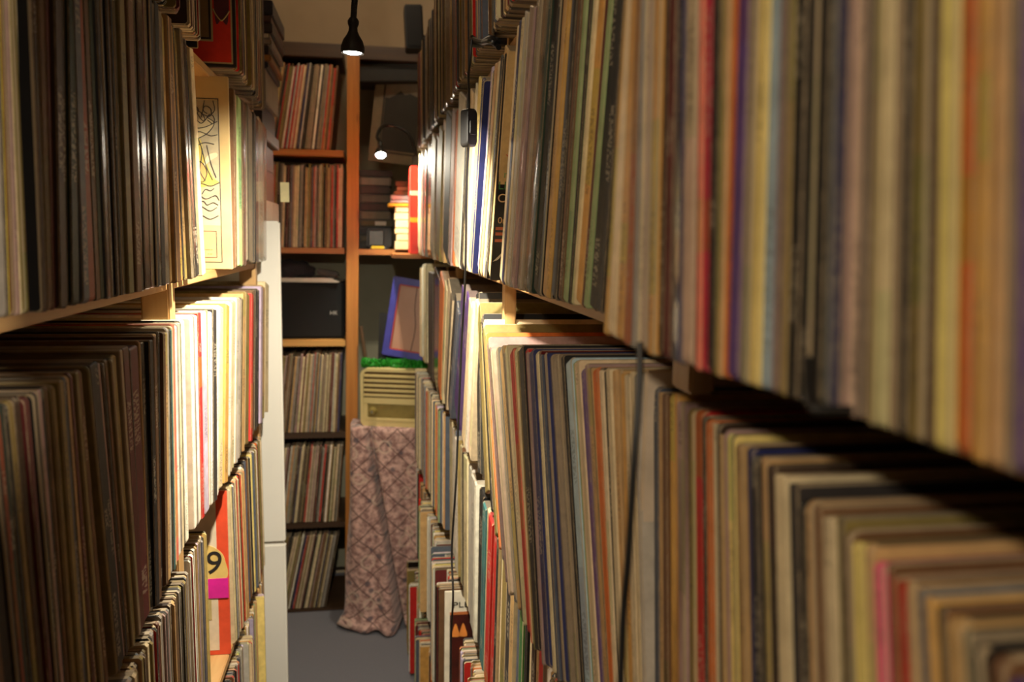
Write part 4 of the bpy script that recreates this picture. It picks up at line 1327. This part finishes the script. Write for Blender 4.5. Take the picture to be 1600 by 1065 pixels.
# bare bulb that lights the shop behind the camera
for cl_at, cl_lab in (((-0.95, -1.25, 2.42), 'warm bare ceiling bulb in the shop behind the viewpoint'), ((-0.05, 2.72, 2.70), 'warm bare ceiling bulb over the far end of the aisle')):
    cl = thing('ceiling_lamp', cl_lab, 'lamp', cl_at)
    bm = bmesh.new()
    bm_tube(bm, [(0, 0, ZC - cl_at[2]), (0, 0, 0.02)], 0.003, 8)
    bm_obj('flex', bm, M['black'], cl)
    bm = bmesh.new()
    bm_lathe(bm, [(0.0, 0.03), (0.016, 0.03), (0.018, 0.0), (0.015, -0.03), (0.0, -0.03)], 20)
    bm_obj('socket', bm, M['black'], cl, smooth=True)

# fittings of the added fill lamp, out of view beside the viewpoint
rl = thing('added_fill_lamp', 'added unseen black fill lamp on a floor stand just outside the shelves', 'lamp', (FILL_LAMP.x + 0.03, FILL_LAMP.y - 0.03, 0.0))
bm = bmesh.new()
bm_lathe(bm, [(0.0, 0.0), (0.13, 0.0), (0.13, 0.012), (0.02, 0.022), (0.0, 0.022)], 28)
bm_obj('base', bm, M['black'], rl, smooth=True)
bm = bmesh.new()
bm_tube(bm, [(0, 0, 0.02), (0, 0, FILL_LAMP.z)], 0.009, 10)
bm_obj('pole', bm, M['black'], rl, smooth=True)
bm = bmesh.new()
bm_lathe(bm, [(0.0, 0.10), (0.02, 0.09), (0.045, 0.0), (0.042, 0.0), (0.018, 0.086), (0.0, 0.09)], 24)
q = (Vector((-0.25, 0.46, 1.63)) - FILL_LAMP).to_track_quat('-Z', 'Y').to_matrix().to_4x4()
bm_obj('shade', bm, M['black'], rl, Matrix.Translation(Vector((-0.03, 0.03, FILL_LAMP.z))) @ q @ Matrix.Translation((0, 0, 0.0)), smooth=True)

# floor runner of the aisle is the carpet itself; small red pencil tip among the low records
rp = thing('red_marker', 'red capped marker pen sticking out of the low right bin', 'pen', at_x(658, 803, 0.150))
bm = bmesh.new()
bm_lathe(bm, [(0.0, 0.055), (0.008, 0.052), (0.0095, 0.03), (0.0095, 0.012), (0.0, 0.012)], 14)
bm_obj('cap', bm, flat((226, 40, 24), 0.3), rp, smooth=True)
bm = bmesh.new()
bm_lathe(bm, [(0.0, 0.013), (0.008, 0.013), (0.008, -0.05), (0.0, -0.05)], 14)
bm_obj('barrel', bm, M['paper'], rp, smooth=True)

# ------------------------------------------------------------------ labels for the single records
ORD = ['first', 'second', 'third', 'fourth', 'fifth', 'sixth', 'seventh', 'eighth', 'ninth', 'tenth', 'eleventh', 'twelfth', 'thirteenth', 'fourteenth', 'fifteenth', 'sixteenth', 'seventeenth', 'eighteenth', 'nineteenth', 'twentieth', 'twenty-first', 'twenty-second', 'twenty-third', 'twenty-fourth', 'twenty-fifth', 'twenty-sixth', 'twenty-seventh', 'twenty-eighth', 'twenty-ninth', 'thirtieth']
cnt = {}
for r in RECORDS:
    cnt.setdefault((r[1], r[2]), []).append(r)
for (colour, row), rs in cnt.items():
    rs.sort(key=lambda q: q[3])
    cn = NAMED.get(colour, colour)
    for i, r in enumerate(rs):
        if len(rs) == 1:
            lb = 'the only %s spined record sleeve on the %s' % (cn, row)
        elif i == len(rs) - 1:
            lb = 'farthest %s spined record sleeve on the %s' % (cn, row)
        elif i == 0:
            lb = 'nearest %s spined record sleeve on the %s' % (cn, row)
        else:
            lb = '%s %s spined record sleeve from the near end of the %s' % (ORD[i], cn, row)
        tag(r[0], lb, 'record', 'records on the ' + row)
